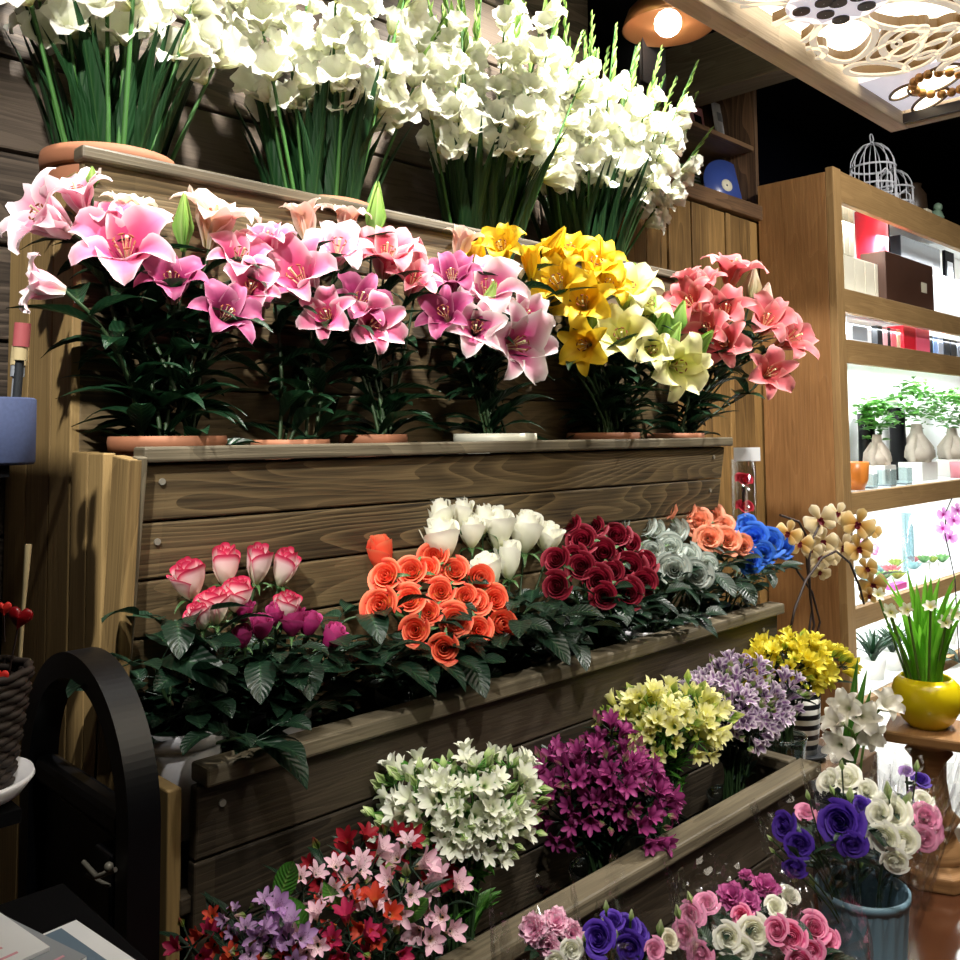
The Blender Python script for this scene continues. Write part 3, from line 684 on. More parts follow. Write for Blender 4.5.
ORC_Y = petalm('ochre orchid', [(0, 'b87828'), (.5, 'd8aa58'), (1, 'e8cc8a')], edge='efdcae')
ORC_C = petalm('cream orchid', [(0, 'c8b074'), (.5, 'dcc898'), (1, 'ecdcb8')], edge='f2e6cc')
ORC_P = petalm('pink purple orchid', [(0, '9a2a8a'), (.45, 'f0e0ee'), (1, 'd868b8')], edge='c850a8')
ORC_L = petalm('lilac orchid', [(0, 'c060b8'), (.5, 'dc98d8'), (1, 'e8b8e4')])
LIP = petalm('maroon lip', [(0, '5a1020'), (1, '7a1828')]); LIPM = petalm('magenta lip', [(0, 'a01878'), (1, 'c838a0')])
def orchid_stem(name, label, base, pts, blooms, mat, lip, group=None, thick=.0035, leaves=3, smat=None):
    base = Vector(base); t = thing(name, label, 'orchid', base, group)
    build('stem', MB().tube([Vector(p)-base for p in pts], thick, 6), smat or STEMD, t)
    if leaves:
        fb = MB()
        for k in range(leaves): fb.petal(.22, .055, 40+12*k, 100, 'lance', .3, 0, 1, 1, rz(-1.2+k*2.1), 9, 4, .004)
        build('leaves', fb, LFL, t)
    for (P, d, s) in blooms:
        o = wpart('bloom', shape('orchid', mat, orchid_mb), t, along(P, d, R(-.5, .5), s))
        part('lip', shape('orchid lip', lip, lip_mb), o, Matrix.Scale(1, 4))
    return t
def px_path(L, Y): return [aty(x, y, Y+ (dy[0] if dy else 0)) for x, y, *dy in L]
pth = px_path([(868, 600), (866, 575), (862, 552), (868, 535)], 2.0); pth[0].z = ZD+.05
orchid_stem('small_orchid', 'purple and white orchid behind the ochre orchid sprays', pth[0], pth, [(aty(862, 545, 1.98), face((4.2, 1.9, 1), -.3, .3, 1), .05), (aty(870, 549, 1.98), face((4.2, 1.9, 1), .4, .2, 1), .045)], ORC_P, LIPM)
pth = px_path([(957, 606), (955, 580), (950, 556), (945, 535), (946, 512), (952, 498)], 1.85)
pth[0] = Vector((pth[0].x, 1.85, .066)); 
orchid_stem('small_orchid', 'lilac orchid spray on a dark stem near the daffodil pot', pth[0], pth, [(aty(x, y, 1.84), face((5.4, 1.8, 1), a, .2, 1), .042) for x, y, a in ((944, 514, -.5), (953, 520, .3), (943, 528, -.2), (957, 510, .5), (950, 537, 0))], ORC_L, LIPM)
# foliage pots in the bottom bay
for i, (px, py, lab) in enumerate(((874, 690, 'silvery spiky plant low in the cabinet beside the yellow daffodil pot'), (893, 678, 'dark leaved spiky plant low in the cabinet behind the daffodil pot'), (948, 672, 'thin leaved plant low in the cabinet beyond the daffodils'))):
    Y = 2.02; P = aty(px, py, Y); t = thing('spiky_plant', lab, 'plant', (P.x, Y, ZE), 'spiky plants in the bottom bay')
    build('pot', MB().lathe([(.001, 0), (.05, 0), (.065, .1), (.06, .1), (.001, .08)], 24), WPOT, t)
    fb = MB()
    for k in range(34): fb.petal(R(.12, .24), .022, R(0, 30), R(50, 120), 'blade', .4, 0, 1, 1, Matrix.Translation((0, 0, .09)) @ rz(k*2.4), 7, 3, .01)
    build('foliage', fb, [LFL, LFL, LFB][i], t)
# on top of the cabinet: two bird cages and pots
WIRE = plain('white wire', 'd6d8e0', .5)
def cage(px, Y, r, h, lab):
    P = aty(px, 180, Y); t = thing('bird_cage', lab, 'bird cage', (P.x, Y, SH[0]), 'bird cages on the cabinet')
    mb = MB(); n = 12
    for k in range(n):
        a = 2*PI*k/n; pts = [(r*math.cos(a), r*math.sin(a), 0), (r*math.cos(a), r*math.sin(a), h*.6)]+[(r*math.cos(q)*math.cos(a), r*math.cos(q)*math.sin(a), h*.6+h*.4*math.sin(q)) for q in (.3, .7, 1.1, 1.45)]
        mb.tube(pts, .0035, 5)
    build('wires', mb, WIRE, t)
    for zz in (.006, h*.3, h*.6):
        build('hoop', MB().tube([(r*math.cos(a), r*math.sin(a), zz) for a in [2*PI*i/32 for i in range(33)]], .006, 6), WIRE, t)
    build('base', MB().lathe([(.001, 0), (r, 0), (r, .012), (.001, .012)], 32), WIRE, t)
    build('finial', MB().tube([(r*.2*math.cos(a), 0, h+.03+r*.2*math.sin(a)) for a in [2*PI*i/16 for i in range(17)]], .004, 5), WIRE, t)
    a = -2.2
    build('door', MB().tube([(r*1.02*math.cos(a+q), r*1.02*math.sin(a+q), zz) for q, zz in ((-.35, .05), (-.35, h*.4), (0, h*.5), (.35, h*.4), (.35, .05), (-.35, .05))], .005, 5), WIRE, t)
cage(873, 2.05, .12, .36, 'white wire bird cage on the cabinet nearer the stile')
cage(893, 2.10, .11, .30, 'white wire bird cage on the cabinet farther from the stile')
P = aty(913, 205, 2.1)
simple('brown_vase', 'dark brown vase on the cabinet beyond the bird cages', 'vase', MB().lathe([(.001, 0), (.06, 0), (.085, .1), (.08, .2), (.05, .25), (.055, .27), (.05, .27), (.04, .2), (.001, .02)], 28), plain('brown glaze', '3a2c20', .4), (P.x, 2.1, SH[0]))
P = aty(924, 200, 1.98)
simple('cream_box', 'tiny cream box on the cabinet edge beside the brown vase', 'box', MB().box((0, 0, .03), (.09, .06, .06)), IV, (P.x, 1.98, SH[0]), smooth=False, bevel=.003)
P = aty(936, 205, 2.0); t = thing('green_figurine', 'pale green ceramic bird figurine on the cabinet top', 'figurine', (P.x, 2.0, SH[0]))
CEL = plain('celadon', '8aa890', .35)
build('body', MB().lathe([(.001, 0), (.035, 0), (.03, .02), (.045, .06), (.03, .10), (.001, .11)], 20), CEL, t)
build('head', MB().ball((.0, -.01, .125), .028), CEL, t)
build('wing', MB().petal(.07, .05, 60, 20, 'leaf', .3, 0, 1, 1, Matrix.Translation((.03, 0, .05)), 6, 4), CEL, t)
# niche contents: blue record, its sleeve and the magazine
P = aty(733, 166, 2.42); zn = 2.56
t = thing('vinyl_record', 'blue vinyl record with cream centre leaning in the niche', 'record', (P.x, 2.46, zn+.002))
q = Matrix.Rotation(rad(78), 4, 'X') @ rz(0); q = Matrix.Translation((0, 0, .15)) @ rz(rad(-20)) @ q
VB = plain('blue vinyl', '34488c', .3)
build('disc', MB().lathe([(.006, -.002), (.15, -.002), (.15, .002), (.006, .002)], 48), VB, t, q)
build('label', MB().lathe([(.006, -.003), (.035, -.003), (.035, .003), (.006, .003)], 24), IV, t, q)
t = thing('record_sleeve', 'green and white striped record sleeve behind the blue record', 'record sleeve', (P.x-.17, 2.56, zn+.002))
q = Matrix.Rotation(rad(-10), 4, 'X')
build('card', MB().box((0, 0, .13), (.26, .006, .26)), plain('sleeve green', '5a7a50', .5), t, q, False)
mb = MB()
for k in range(9): mb.box((.04, -.0045, .02+.024*k), (.16, .002, .009))
build('stripes', mb, PAP, t, q, False)
P = aty(736, 105, 2.45); t = thing('magazine', 'white magazine with small pictures on the niche upper shelf', 'magazine', (P.x, 2.50, 2.56+.353))
q = Matrix.Rotation(rad(-8), 4, 'X')
build('cover', MB().box((0, 0, .14), (.2, .012, .28)), PAP, t, q, False)
mb = MB()
for a, b, w, h in ((-.05, .2, .05, .05), (.02, .14, .06, .05), (-.04, .08, .05, .04), (.05, .22, .04, .03)): mb.box((a, -.007, b), (w, .002, h))
build('pictures', mb, PAPD, t, q, False)
P = aty(706, 104, 2.45); t = thing('magazine', 'pink and dark magazine beside the white one in the niche', 'magazine', (P.x, 2.50, 2.56+.353))
build('cover', MB().box((0, 0, .1), (.16, .012, .2)), plain('pink cover', 'c88a90', .4), t, q, False)
build('pictures', MB().box((.02, -.007, .1), (.07, .002, .1)), BLKM, t, q, False)
# ================================================================== CEILING LIGHT PANEL AND LAMP
LZ = 2.40
lb = thing('ceiling_light_panel', 'hanging backlit ceiling panel with floral fretwork and pale wood frame', 'ceiling light', (2.1, .3, LZ))
LX0, LX1, LY0, LY1 = .9, 3.105, -.7, 1.155
def lp(name, mb, mat, bevel=0, smooth=False): return build(name, mb, mat, lb, Matrix.Translation((-2.1, -.3, -LZ)), smooth, None, bevel)
GLOW = emit('warm panel light', 'fff3dc', 2.4)
LAV = emit('backlit lavender acrylic', 'dcd8e2', .50); FRT = emit('backlit cream acrylic', 'e8dcc6', .40); GOLD = plain('gold edge', '6a5028', .5); DKB = plain('dark bronze', '3c3630', .5)  # the acrylics emit on their own, standing in for light coming through
for c, d, ax in ((((LX0+LX1)/2, LY1-.03, LZ+.05), (LX1-LX0, .06, .10), 0), (((LX0+LX1)/2, LY0+.03, LZ+.05), (LX1-LX0, .06, .10), 0), ((LX0+.03, (LY0+LY1)/2, LZ+.05), (.06, LY1-LY0-.12, .10), 1)):
    lp('frame', MB().box(c, d, ax), WX, .004)
lp('frame', MB().box((LX1-.02, (LY0+LY1)/2, LZ+.05), (.04, LY1-LY0-.12, .10), 1), WX, .004)
lp('frame_lip', MB().box((LX1-.048, (LY0+LY1)/2, LZ+.02), (.016, LY1-LY0-.12, .03), 1), DKB)
lp('diffuser', MB().box(((LX0+LX1)/2, (LY0+LY1)/2, LZ+.085), (LX1-LX0-.1, LY1-LY0-.1, .01)), GLOW)
def ribbon(mb, pts, w, z0, z1):
    n = len(pts); P = np.zeros((n, 5, 3)); U = np.zeros((n, 5, 2))
    for i in range(n):
        t = Vector(pts[(i+1) % n if pts[0] == pts[-1] else min(i+1, n-1)])-Vector(pts[max(i-1, 0)])
        if pts[0] == pts[-1] and i in (0, n-1): t = Vector(pts[1])-Vector(pts[-2])
        t = t.normalized() if t.length else Vector((1, 0)); q = Vector((-t.y, t.x))*w/2; p = Vector(pts[i])
        for j, (sg, zz) in enumerate(((1, z0), (-1, z0), (-1, z1), (1, z1), (1, z0))): P[i, j] = (p.x+sg*q.x, p.y+sg*q.y, zz)
    mb.grid(P, U)
def oval(c, a, l, w, n=28, tear=0):
    out = []
    for i in range(n):
        t = 2*PI*i/n; x = math.cos(t)*l/2; y = math.sin(t)*w/2*(1-tear*math.cos(t)*.6)
        out.append((c[0]+x*math.cos(a)-y*math.sin(a), c[1]+x*math.sin(a)+y*math.cos(a)))
    return out+[out[0]]
fw_, fg = MB(), MB()
FC = atz(838, 2, LZ+.03); fc = (FC.x, FC.y)
def cut(c, a, l, w, tear=0, wd=.024):
    p = oval(c, a, l, w, tear=tear); run = []
    for q in p+[None]:
        if q and LX0+.06 < q[0] < LX1-.065 and LY0+.06 < q[1] < LY1-.065: run.append(q)
        else:
            if len(run) > 6: ribbon(fw_, run, wd*.8, LZ+.030, LZ+.036); ribbon(fg, run, wd*.5, LZ+.036, LZ+.062)
            run = []
for k in range(8):
    a = k*PI/4+.35; cut((fc[0]+math.cos(a)*.25, fc[1]+math.sin(a)*.25), a, .30, .15, .3)
    a2 = a+PI/8; cut((fc[0]+math.cos(a2)*.36, fc[1]+math.sin(a2)*.36), a2+.5, .20, .10, .2)
    cut((fc[0]+math.cos(a2+.25)*.50, fc[1]+math.sin(a2+.25)*.50), a2-.6, .18, .09, .3)
    cut((fc[0]+math.cos(a2-.1)*.62, fc[1]+math.sin(a2-.1)*.62), a2+1.1, .17, .08, .3)
for (px, py) in ((884, 52), (910, 38), (905, 52), (940, 36), (932, 50), (956, 52), (920, 62)):
    P = atz(px, py, LZ+.03)
    if P.x < LX1-.1: cut((P.x, P.y), .9, .13, .06, 0, .012)
cpl = MB()
lp('fretwork', fw_, FRT); lp('fretwork_edge', fg, GOLD)
hub = MB()
hub.lathe([(.001, 0), (.12, 0), (.12, .03), (.001, .03)], 32, (fc[0], fc[1], LZ+.03)); lp('hub', hub, LAV)
for k in range(9):
    a = k*2.4; r = .033*math.sqrt(k)*1.05
    lp('hub_hole', MB().lathe([(.001, 0), (.021, 0), (.021, .006), (.001, .006)], 16, (fc[0]+r*math.cos(a), fc[1]+r*math.sin(a), LZ+.0245)), DKB)
q = [atz(x, y, LZ+.045) for x, y in ((872, 66), (962, 60), (962, 116), (893, 131))]
cx, cy = LX1-.06, LY1-.06
lp('corner_plate', MB().box((cx-.17, cy-.62, LZ+.05), (.34, 1.24, .012)), LAV)
for (px, py, l, w) in ((903, 92, .13, .06), (935, 80, .24, .12), (930, 100, .20, .07)):
    P = atz(px, py, LZ+.04); mb = MB(); pts = oval((P.x, P.y), .75, l, w); mb.face([(x, y, LZ+.041) for x, y in pts[:-1]][::-1]); lp('lit_cutout', mb, GLOW)
    g = MB(); ribbon(g, pts, .008, LZ+.036, LZ+.042); lp('fretwork_edge', g, GOLD)
P = atz(940, 82, LZ+.035); mb = MB()
for k in range(16):
    a = 2*PI*k/16; mb.ball((P.x+.11*math.cos(a)*.9, P.y+.07*math.sin(a), LZ+.03), .014, 8)
lp('bead_ring', mb, plain('gold beads', 'c89a5c', .35, metal=.5), 0, True)
for s in ((1.3, -.4), (1.3, .9), (2.7, -.4), (2.7, .9)): lp('hanger', MB().tube([(s[0], s[1], LZ+.09), (s[0], s[1], 3.4)], .006, 6), SCREW)
# copper pendant and black speaker near the ceiling behind the gladioli
P = aty(668, 28, 2.0)
t = thing('pendant_lamp', 'copper dome pendant lamp near the ceiling beside the wooden beam', 'lamp', P)
COP = plain('copper', 'c88a5c', .3, metal=.8)
build('shade', MB().lathe([(.03, .15), (.10, .13), (.16, .07), (.185, 0), (.18, 0), (.155, .066), (.10, .122), (.03, .14)], 40), COP, t)
build('bulb', MB().ball((0, 0, .02), .055, 16), emit('warm bulb', 'fff4e0', 14.0), t)
build('cord', MB().tube([(0, 0, .14), (0, 0, 3.4-P.z)], .005, 6), BLK, t)
P = aty(648, 62, 2.22); t = thing('wall_speaker', 'black mesh speaker on the plank wall high above the gladioli', 'speaker', (P.x-.04, 2.24, P.z))
build('body', MB().box((0, 0, 0), (.20, .15, .30)), BLK, t, None, False, None, .02)
build('grille', MB().box((0, -.077, 0), (.17, .006, .27)), plain('speaker mesh', '2a2a2e', .7, noise=.9, scale=220), t, None, False)

# ================================================================== POTS
def pot(name, label, x, y, zrim, r, h, mat, cat='flower pot', group=None, lip=.012):
    t = thing(name, label, cat, (x, y, zrim-h), group)
    build('body', MB().lathe([(.001, .0), (r*.72, 0), (r*.90, h-lip*2.4), (r*.86, h-lip*2), (r*.6, .01), (.001, .012)], 40), mat, t)
    build('rim', MB().lathe([(r*.88, h-lip*2.6), (r*.98, h-lip*2.4), (r, h-lip), (r*.985, h), (r*.93, h), (r*.91, h-lip), (r*.88, h-lip*2.6)], 48), mat, t)
    build('water', MB().lathe([(.001, h-.05), (r*.85, h-.05)], 32), BLKG if 'glass' not in name else GLASS, t)
    return t
GP = [(.865, 2.095, 2.045), (1.46, 2.095, 2.035), (2.08, 2.095, 2.03), (2.62, 2.095, 2.03)]
glab = ['over the large pink lilies at the near end', 'over the peach lily trumpets', 'over the yellow lilies', 'next to the board screen']
for (x, y, z), l in zip(GP, glab): pot('clay_pot', 'wide terracotta pot on the top tier '+l, x, y, z, .15, .22, TERRA, 'flower pot', 'terracotta pots on the top tier', .016)
LPOT = [(.87, 1.79, 1.402, .118, TERRA, 'terracotta pot of pink lilies at the near end of the middle tier'), (1.165, 1.79, 1.392, .09, TERRA, 'terracotta pot half hidden between the first and the small pink lily pots'),
        (1.40, 1.785, 1.402, .085, TERRA, 'small terracotta pot under the rosy lily cluster'), (1.83, 1.785, 1.402, .118, CREAM, 'cream ceramic pot of white edged pink lilies'),
        (2.33, 1.79, 1.402, .118, TERRA, 'terracotta pot of yellow lilies on the middle tier'), (2.74, 1.79, 1.398, .10, TERRA, 'terracotta pot of salmon lilies at the far end of the middle tier')]
for x, y, z, r, m, l in LPOT: pot('lily_pot', l, x, y, z, r, .19, m, 'flower pot', 'lily pots on the middle tier')
RPOT = [(.825, 1.625, .868, .082, WHITE, 'white bucket of bicolour roses at the near end of the trough'), (1.03, 1.63, .862, .072, WHITE, 'white bucket of magenta roses in the trough'), (1.40, 1.62, .82, .10, DKPL, 'dark bucket under the orange roses'),
        (1.66, 1.62, .82, .09, DKPL, 'dark bucket under the white roses'), (2.02, 1.62, .82, .10, DKPL, 'dark bucket under the dark red roses'), (2.29, 1.62, .822, .09, WHITE, 'white bucket under the grey blue roses'),
        (2.52, 1.63, .822, .085, WHITE, 'white bucket under the peach roses'), (2.72, 1.63, .82, .08, DKPL, 'dark bucket under the blue roses')]
for x, y, z, r, m, l in RPOT: pot('rose_bucket', l, x, y, z, r, .19, m, 'bucket', 'rose buckets in the trough')

# ================================================================== GLADIOLI
GLAD = petalm('white gladiolus', [(0, 'c8cc7a'), (.22, 'eef0d8'), (1, 'f7f7ee')], tl=.35, jit=.04)
def gfl(i): return shape('gladiolus floret %d' % i, GLAD, lambda: unit(trumpet_mb(6, 1.3, .98, 10, [82, 98, 62][i], 'oval', .09, .3, 1.6)))
def gladiolus(px, py, zr, tilt, az, H, label, group, leaves=3):
    base = Vector((px, py, zr-.17)); d = Vector((math.sin(tilt)*math.cos(az), math.sin(tilt)*math.sin(az), math.cos(tilt)))
    t = thing('gladiolus', label, 'flower', base, group)
    L = (H+.17); tipdir = (d+Vector((d.x*.3, d.y*.1, .05))).normalized()
    pts = [base+d*L*q+Vector((d.x, d.y*.5, 0))*.12*q*q for q in [i/11 for i in range(12)]]
    if max(p.y for p in pts) > 2.20: pts = [Vector((p.x, min(p.y, 2.20), p.z)) for p in pts]
    build('stem', MB().tube([p-base for p in pts], [.0065-.004*i/11 for i in range(12)], 6), STEMG, t)
    fb = MB()
    for k in range(leaves):
        m = rz(az+R(-1.2, 1.2)+k*2.1) @ Matrix.Translation((R(0, .03), 0, 0)) @ Matrix.Rotation(R(-.06, .06), 4, 'X')
        fb.petal(R(.38, .58), R(.036, .054), R(2, 10)+tilt*20, R(8, 30)+tilt*25, 'blade', .5, 0, 1, 1.4, m, 9, 3, .005)
    o = build('leaves', fb, LFG, t)
    f0 = .17+R(.24, .32); f1 = .17+H*.74; n = int((f1-f0)/.042); fa = R(0, 2*PI) if random.random() < .25 else math.atan2(-1, R(-.8, .8))
    def on(h):
        k = max(0, min(10.99, h/L*11)); j = int(k); return pts[j].lerp(pts[j+1], k-j), (pts[j+1]-pts[j]).normalized()
    for k in range(n):
        h = f0+(f1-f0)*k/max(1, n-1); P, ax = on(h); sd = 1 if k % 2 else -1
        a = fa+sd*R(.35, .75); dr = (Vector((math.cos(a), math.sin(a), 0))*.9+ax*R(.25, .6)).normalized(); s = .064*(1-.35*k/n)*R(.9, 1.1)
        wpart('floret', gfl(random.choice((0, 1, 1, 2)) if k < n-2 else 2), t, along(P+dr*.004, dr, R(0, 6), s))
    bb = MB(); k = 0; h = f1+.01
    while h < L-.01:
        P, ax = on(h); sd = 1 if k % 2 else -1; a = fa+sd*.6; q = 1-(h-f1)/(L-f1+.01)
        dr = (Vector((math.cos(a), math.sin(a), 0))*.35+ax).normalized()
        bb.petal(.02+.05*q, .010+.014*q, 4, -4, 'lance', .9, 0, 1, 1, Matrix.Translation(-base) @ along(P, dr, R(0, 6)), 5, 4, .002); h += .013+.02*q; k += 1
    build('bud_spike', bb, BUDG, t)
gl = [('white gladiolus in the terracotta pot at the near end of the top tier', 'gladioli at the near end', 16, .36, 0), ('white gladiolus in the second terracotta pot above the peach lilies', 'gladioli over the peach lilies', 17, .36, 0),
      ('white gladiolus in the third terracotta pot above the yellow lilies', 'gladioli over the yellow lilies', 20, .36, .03), ('white gladiolus in the terracotta pot beside the board screen', 'gladioli beside the board screen', 25, .46, .12)]
for (x, y, z), (lab, g, n, sp_, bias) in zip(GP, gl):
    for k in range(n):
        q = math.sqrt((k+.5)/n); a = k*2.39996+R(-.2, .2); dx, dy = q*math.cos(a), q*math.sin(a)
        tx = dx*sp_+bias; ty = (dy*.13-.09); tl_ = math.hypot(tx, ty)
        gladiolus(x+dx*.075, y+dy*.075, z, tl_, math.atan2(ty, tx), R(.72, .88)*(1-.12*abs(dx))*(1.12 if x > 2 else 1), lab, g, 4)
for ang, hh in ((.62, .80), (.52, .72)): gladiolus(2.66, 2.08, 2.03, ang, -.25, hh, gl[3][0], gl[3][1], 2)

# ================================================================== LILIES
LP1 = petalm('pink oriental lily', [(0, 'd0d098'), (.18, 'c8507c'), (.5, 'd0487e'), (.85, 'dc7a9c'), (1, 'f0ccd4')], edge='f6dfe4', ep=3.5, rib='c8487c', spots='a02858', sp=(.15, .4))
LP2 = petalm('pale pink lily', [(0, 'd8dcb0'), (.25, 'dc84a4'), (.6, 'e49cb4'), (1, 'f4dfe4')], edge='faf0f2', ep=2.5, rib='dc6c98')
LP3 = petalm('magenta lily', [(0, 'b8b080'), (.2, '7c1a4c'), (.6, '8c2658'), (1, 'b8608a')], edge='cc86a6', ep=5, rib='641040')
LPE = petalm('peach lily', [(0, 'b8b878'), (.3, 'd8a48c'), (.7, 'e8b4a4'), (1, 'f2d8c8')], edge='f6e2d4', rib='c8a070')
LRO = petalm('rose red lily', [(0, 'c0b880'), (.25, 'c03c58'), (.6, 'cc5068'), (1, 'e898a4')], edge='f2c4c4', rib='b83050')
LWP = petalm('white edged pink lily', [(0, 'd0d0a0'), (.2, 'b83c7c'), (.55, 'c44c84'), (.85, 'e8b4c6'), (1, 'faf4f2')], edge='fbf3f1', ep=2.0, ef=1.1)
LY = petalm('yellow lily', [(0, 'c8b020'), (.3, 'f0c418'), (1, 'f6d840')], rib='d8a010', rp=.15)
LPY = petalm('pale yellow lily', [(0, 'b0bc50'), (.35, 'e0e088'), (1, 'f2efc4')], rib='b8c860', rp=.2)
LSA = petalm('salmon lily', [(0, 'e0a050'), (.3, 'cc5a54'), (.7, 'd0606a'), (1, 'e09090')], edge='e6a4a0', ep=4, rib='c85060', jit=.08)
LCR = petalm('cream lily bud', [(0, 'b8c080'), (.5, 'e4dcb4'), (1, 'f2e8d4')])
YT, YB = 1.86, 1.60
def lily(px, py, w, f, mat, lab, group, potx, kind='o', Y=None, nl=9, spin=None, lm=LFL):
    Y = Y if Y else 1.87-(py-210)/150*.20; P = aty(px, py, Y); s = w*1.12/2/ppm(P)
    d = face(P, *f); i = random.randrange(3)
    base = Vector((potx[0]+R(-.05, .05), potx[1]+R(-.04, .04), potx[2]-.15)); B = P-d*s*(.45 if kind == 'o' else .8)
    t = thing('oriental_lily', lab, 'lily', base, group)
    if (d.z < .2): ed = (d+Vector((0, 0, .5))).normalized()
    else: ed = d
    pts = curve(base, B, ed, (R(-.15, .15), R(-.3, -.02), 1))
    mb = MB().tube([p-base for p in pts], [.0045]*6+[.004, .0035, .0035], 6); build('stem', mb, STEM, t)
    fb = MB(); foliage(fb, pts, .15, .93, nl+3, .16, .056, 'lance', 110, 45, base); build('leaves', fb, lm, t)
    spin = R(0, 6) if spin is None else spin
    if kind == 'o':
        o = wpart('bloom', lilies(mat, i), t, along(B, d, spin, s)); part('filaments', shape('filaments', FIL, lambda: filament_mb(.95)), o, Matrix.Scale(1, 4)); part('anthers', shape('anthers', ANTH, lambda: anther_mb(.95)), o, Matrix.Scale(1, 4))
    elif kind == 'h':
        wpart('bloom', lilyhalf(mat, i % 2), t, along(B, d, spin, s*1.0))
    return t
def lilybud(px, py, w, h, tiltx, mat, lab, group, potx, Y=None):
    Y = Y if Y else 1.84-(py-210)/150*.16; P = aty(px, py, Y); L = h/ppm(P); d = face(P, tiltx, 1, .15)
    base = Vector((potx[0]+R(-.05, .05), potx[1]+R(-.04, .04), potx[2]-.15)); B = P-d*L*.5
    t = thing('oriental_lily', lab, 'lily', base, group); pts = curve(base, B, d, (0, -.1, 1))
    build('stem', MB().tube([p-base for p in pts], .0038, 6), STEM, t)
    fb = MB(); foliage(fb, pts, .25, .9, 7, .13, .034, 'lance', 100, 45, base); build('leaves', fb, LFL, t)
    k = 'slim bud' if w/h < .28 else 'fat bud'
    wpart('bud', shape(k, mat, lambda: bud_mb(.17 if w/h < .28 else .24)), t, along(B, d, R(0, 6), L))
pA, pB, pC, pD, pE, pF = LPOT
gA, gB, gC, gD, gE = 'pink lilies at the near end', 'pink lilies over the small clay pots', 'white edged pink lilies', 'yellow and pale yellow lilies', 'salmon lilies'
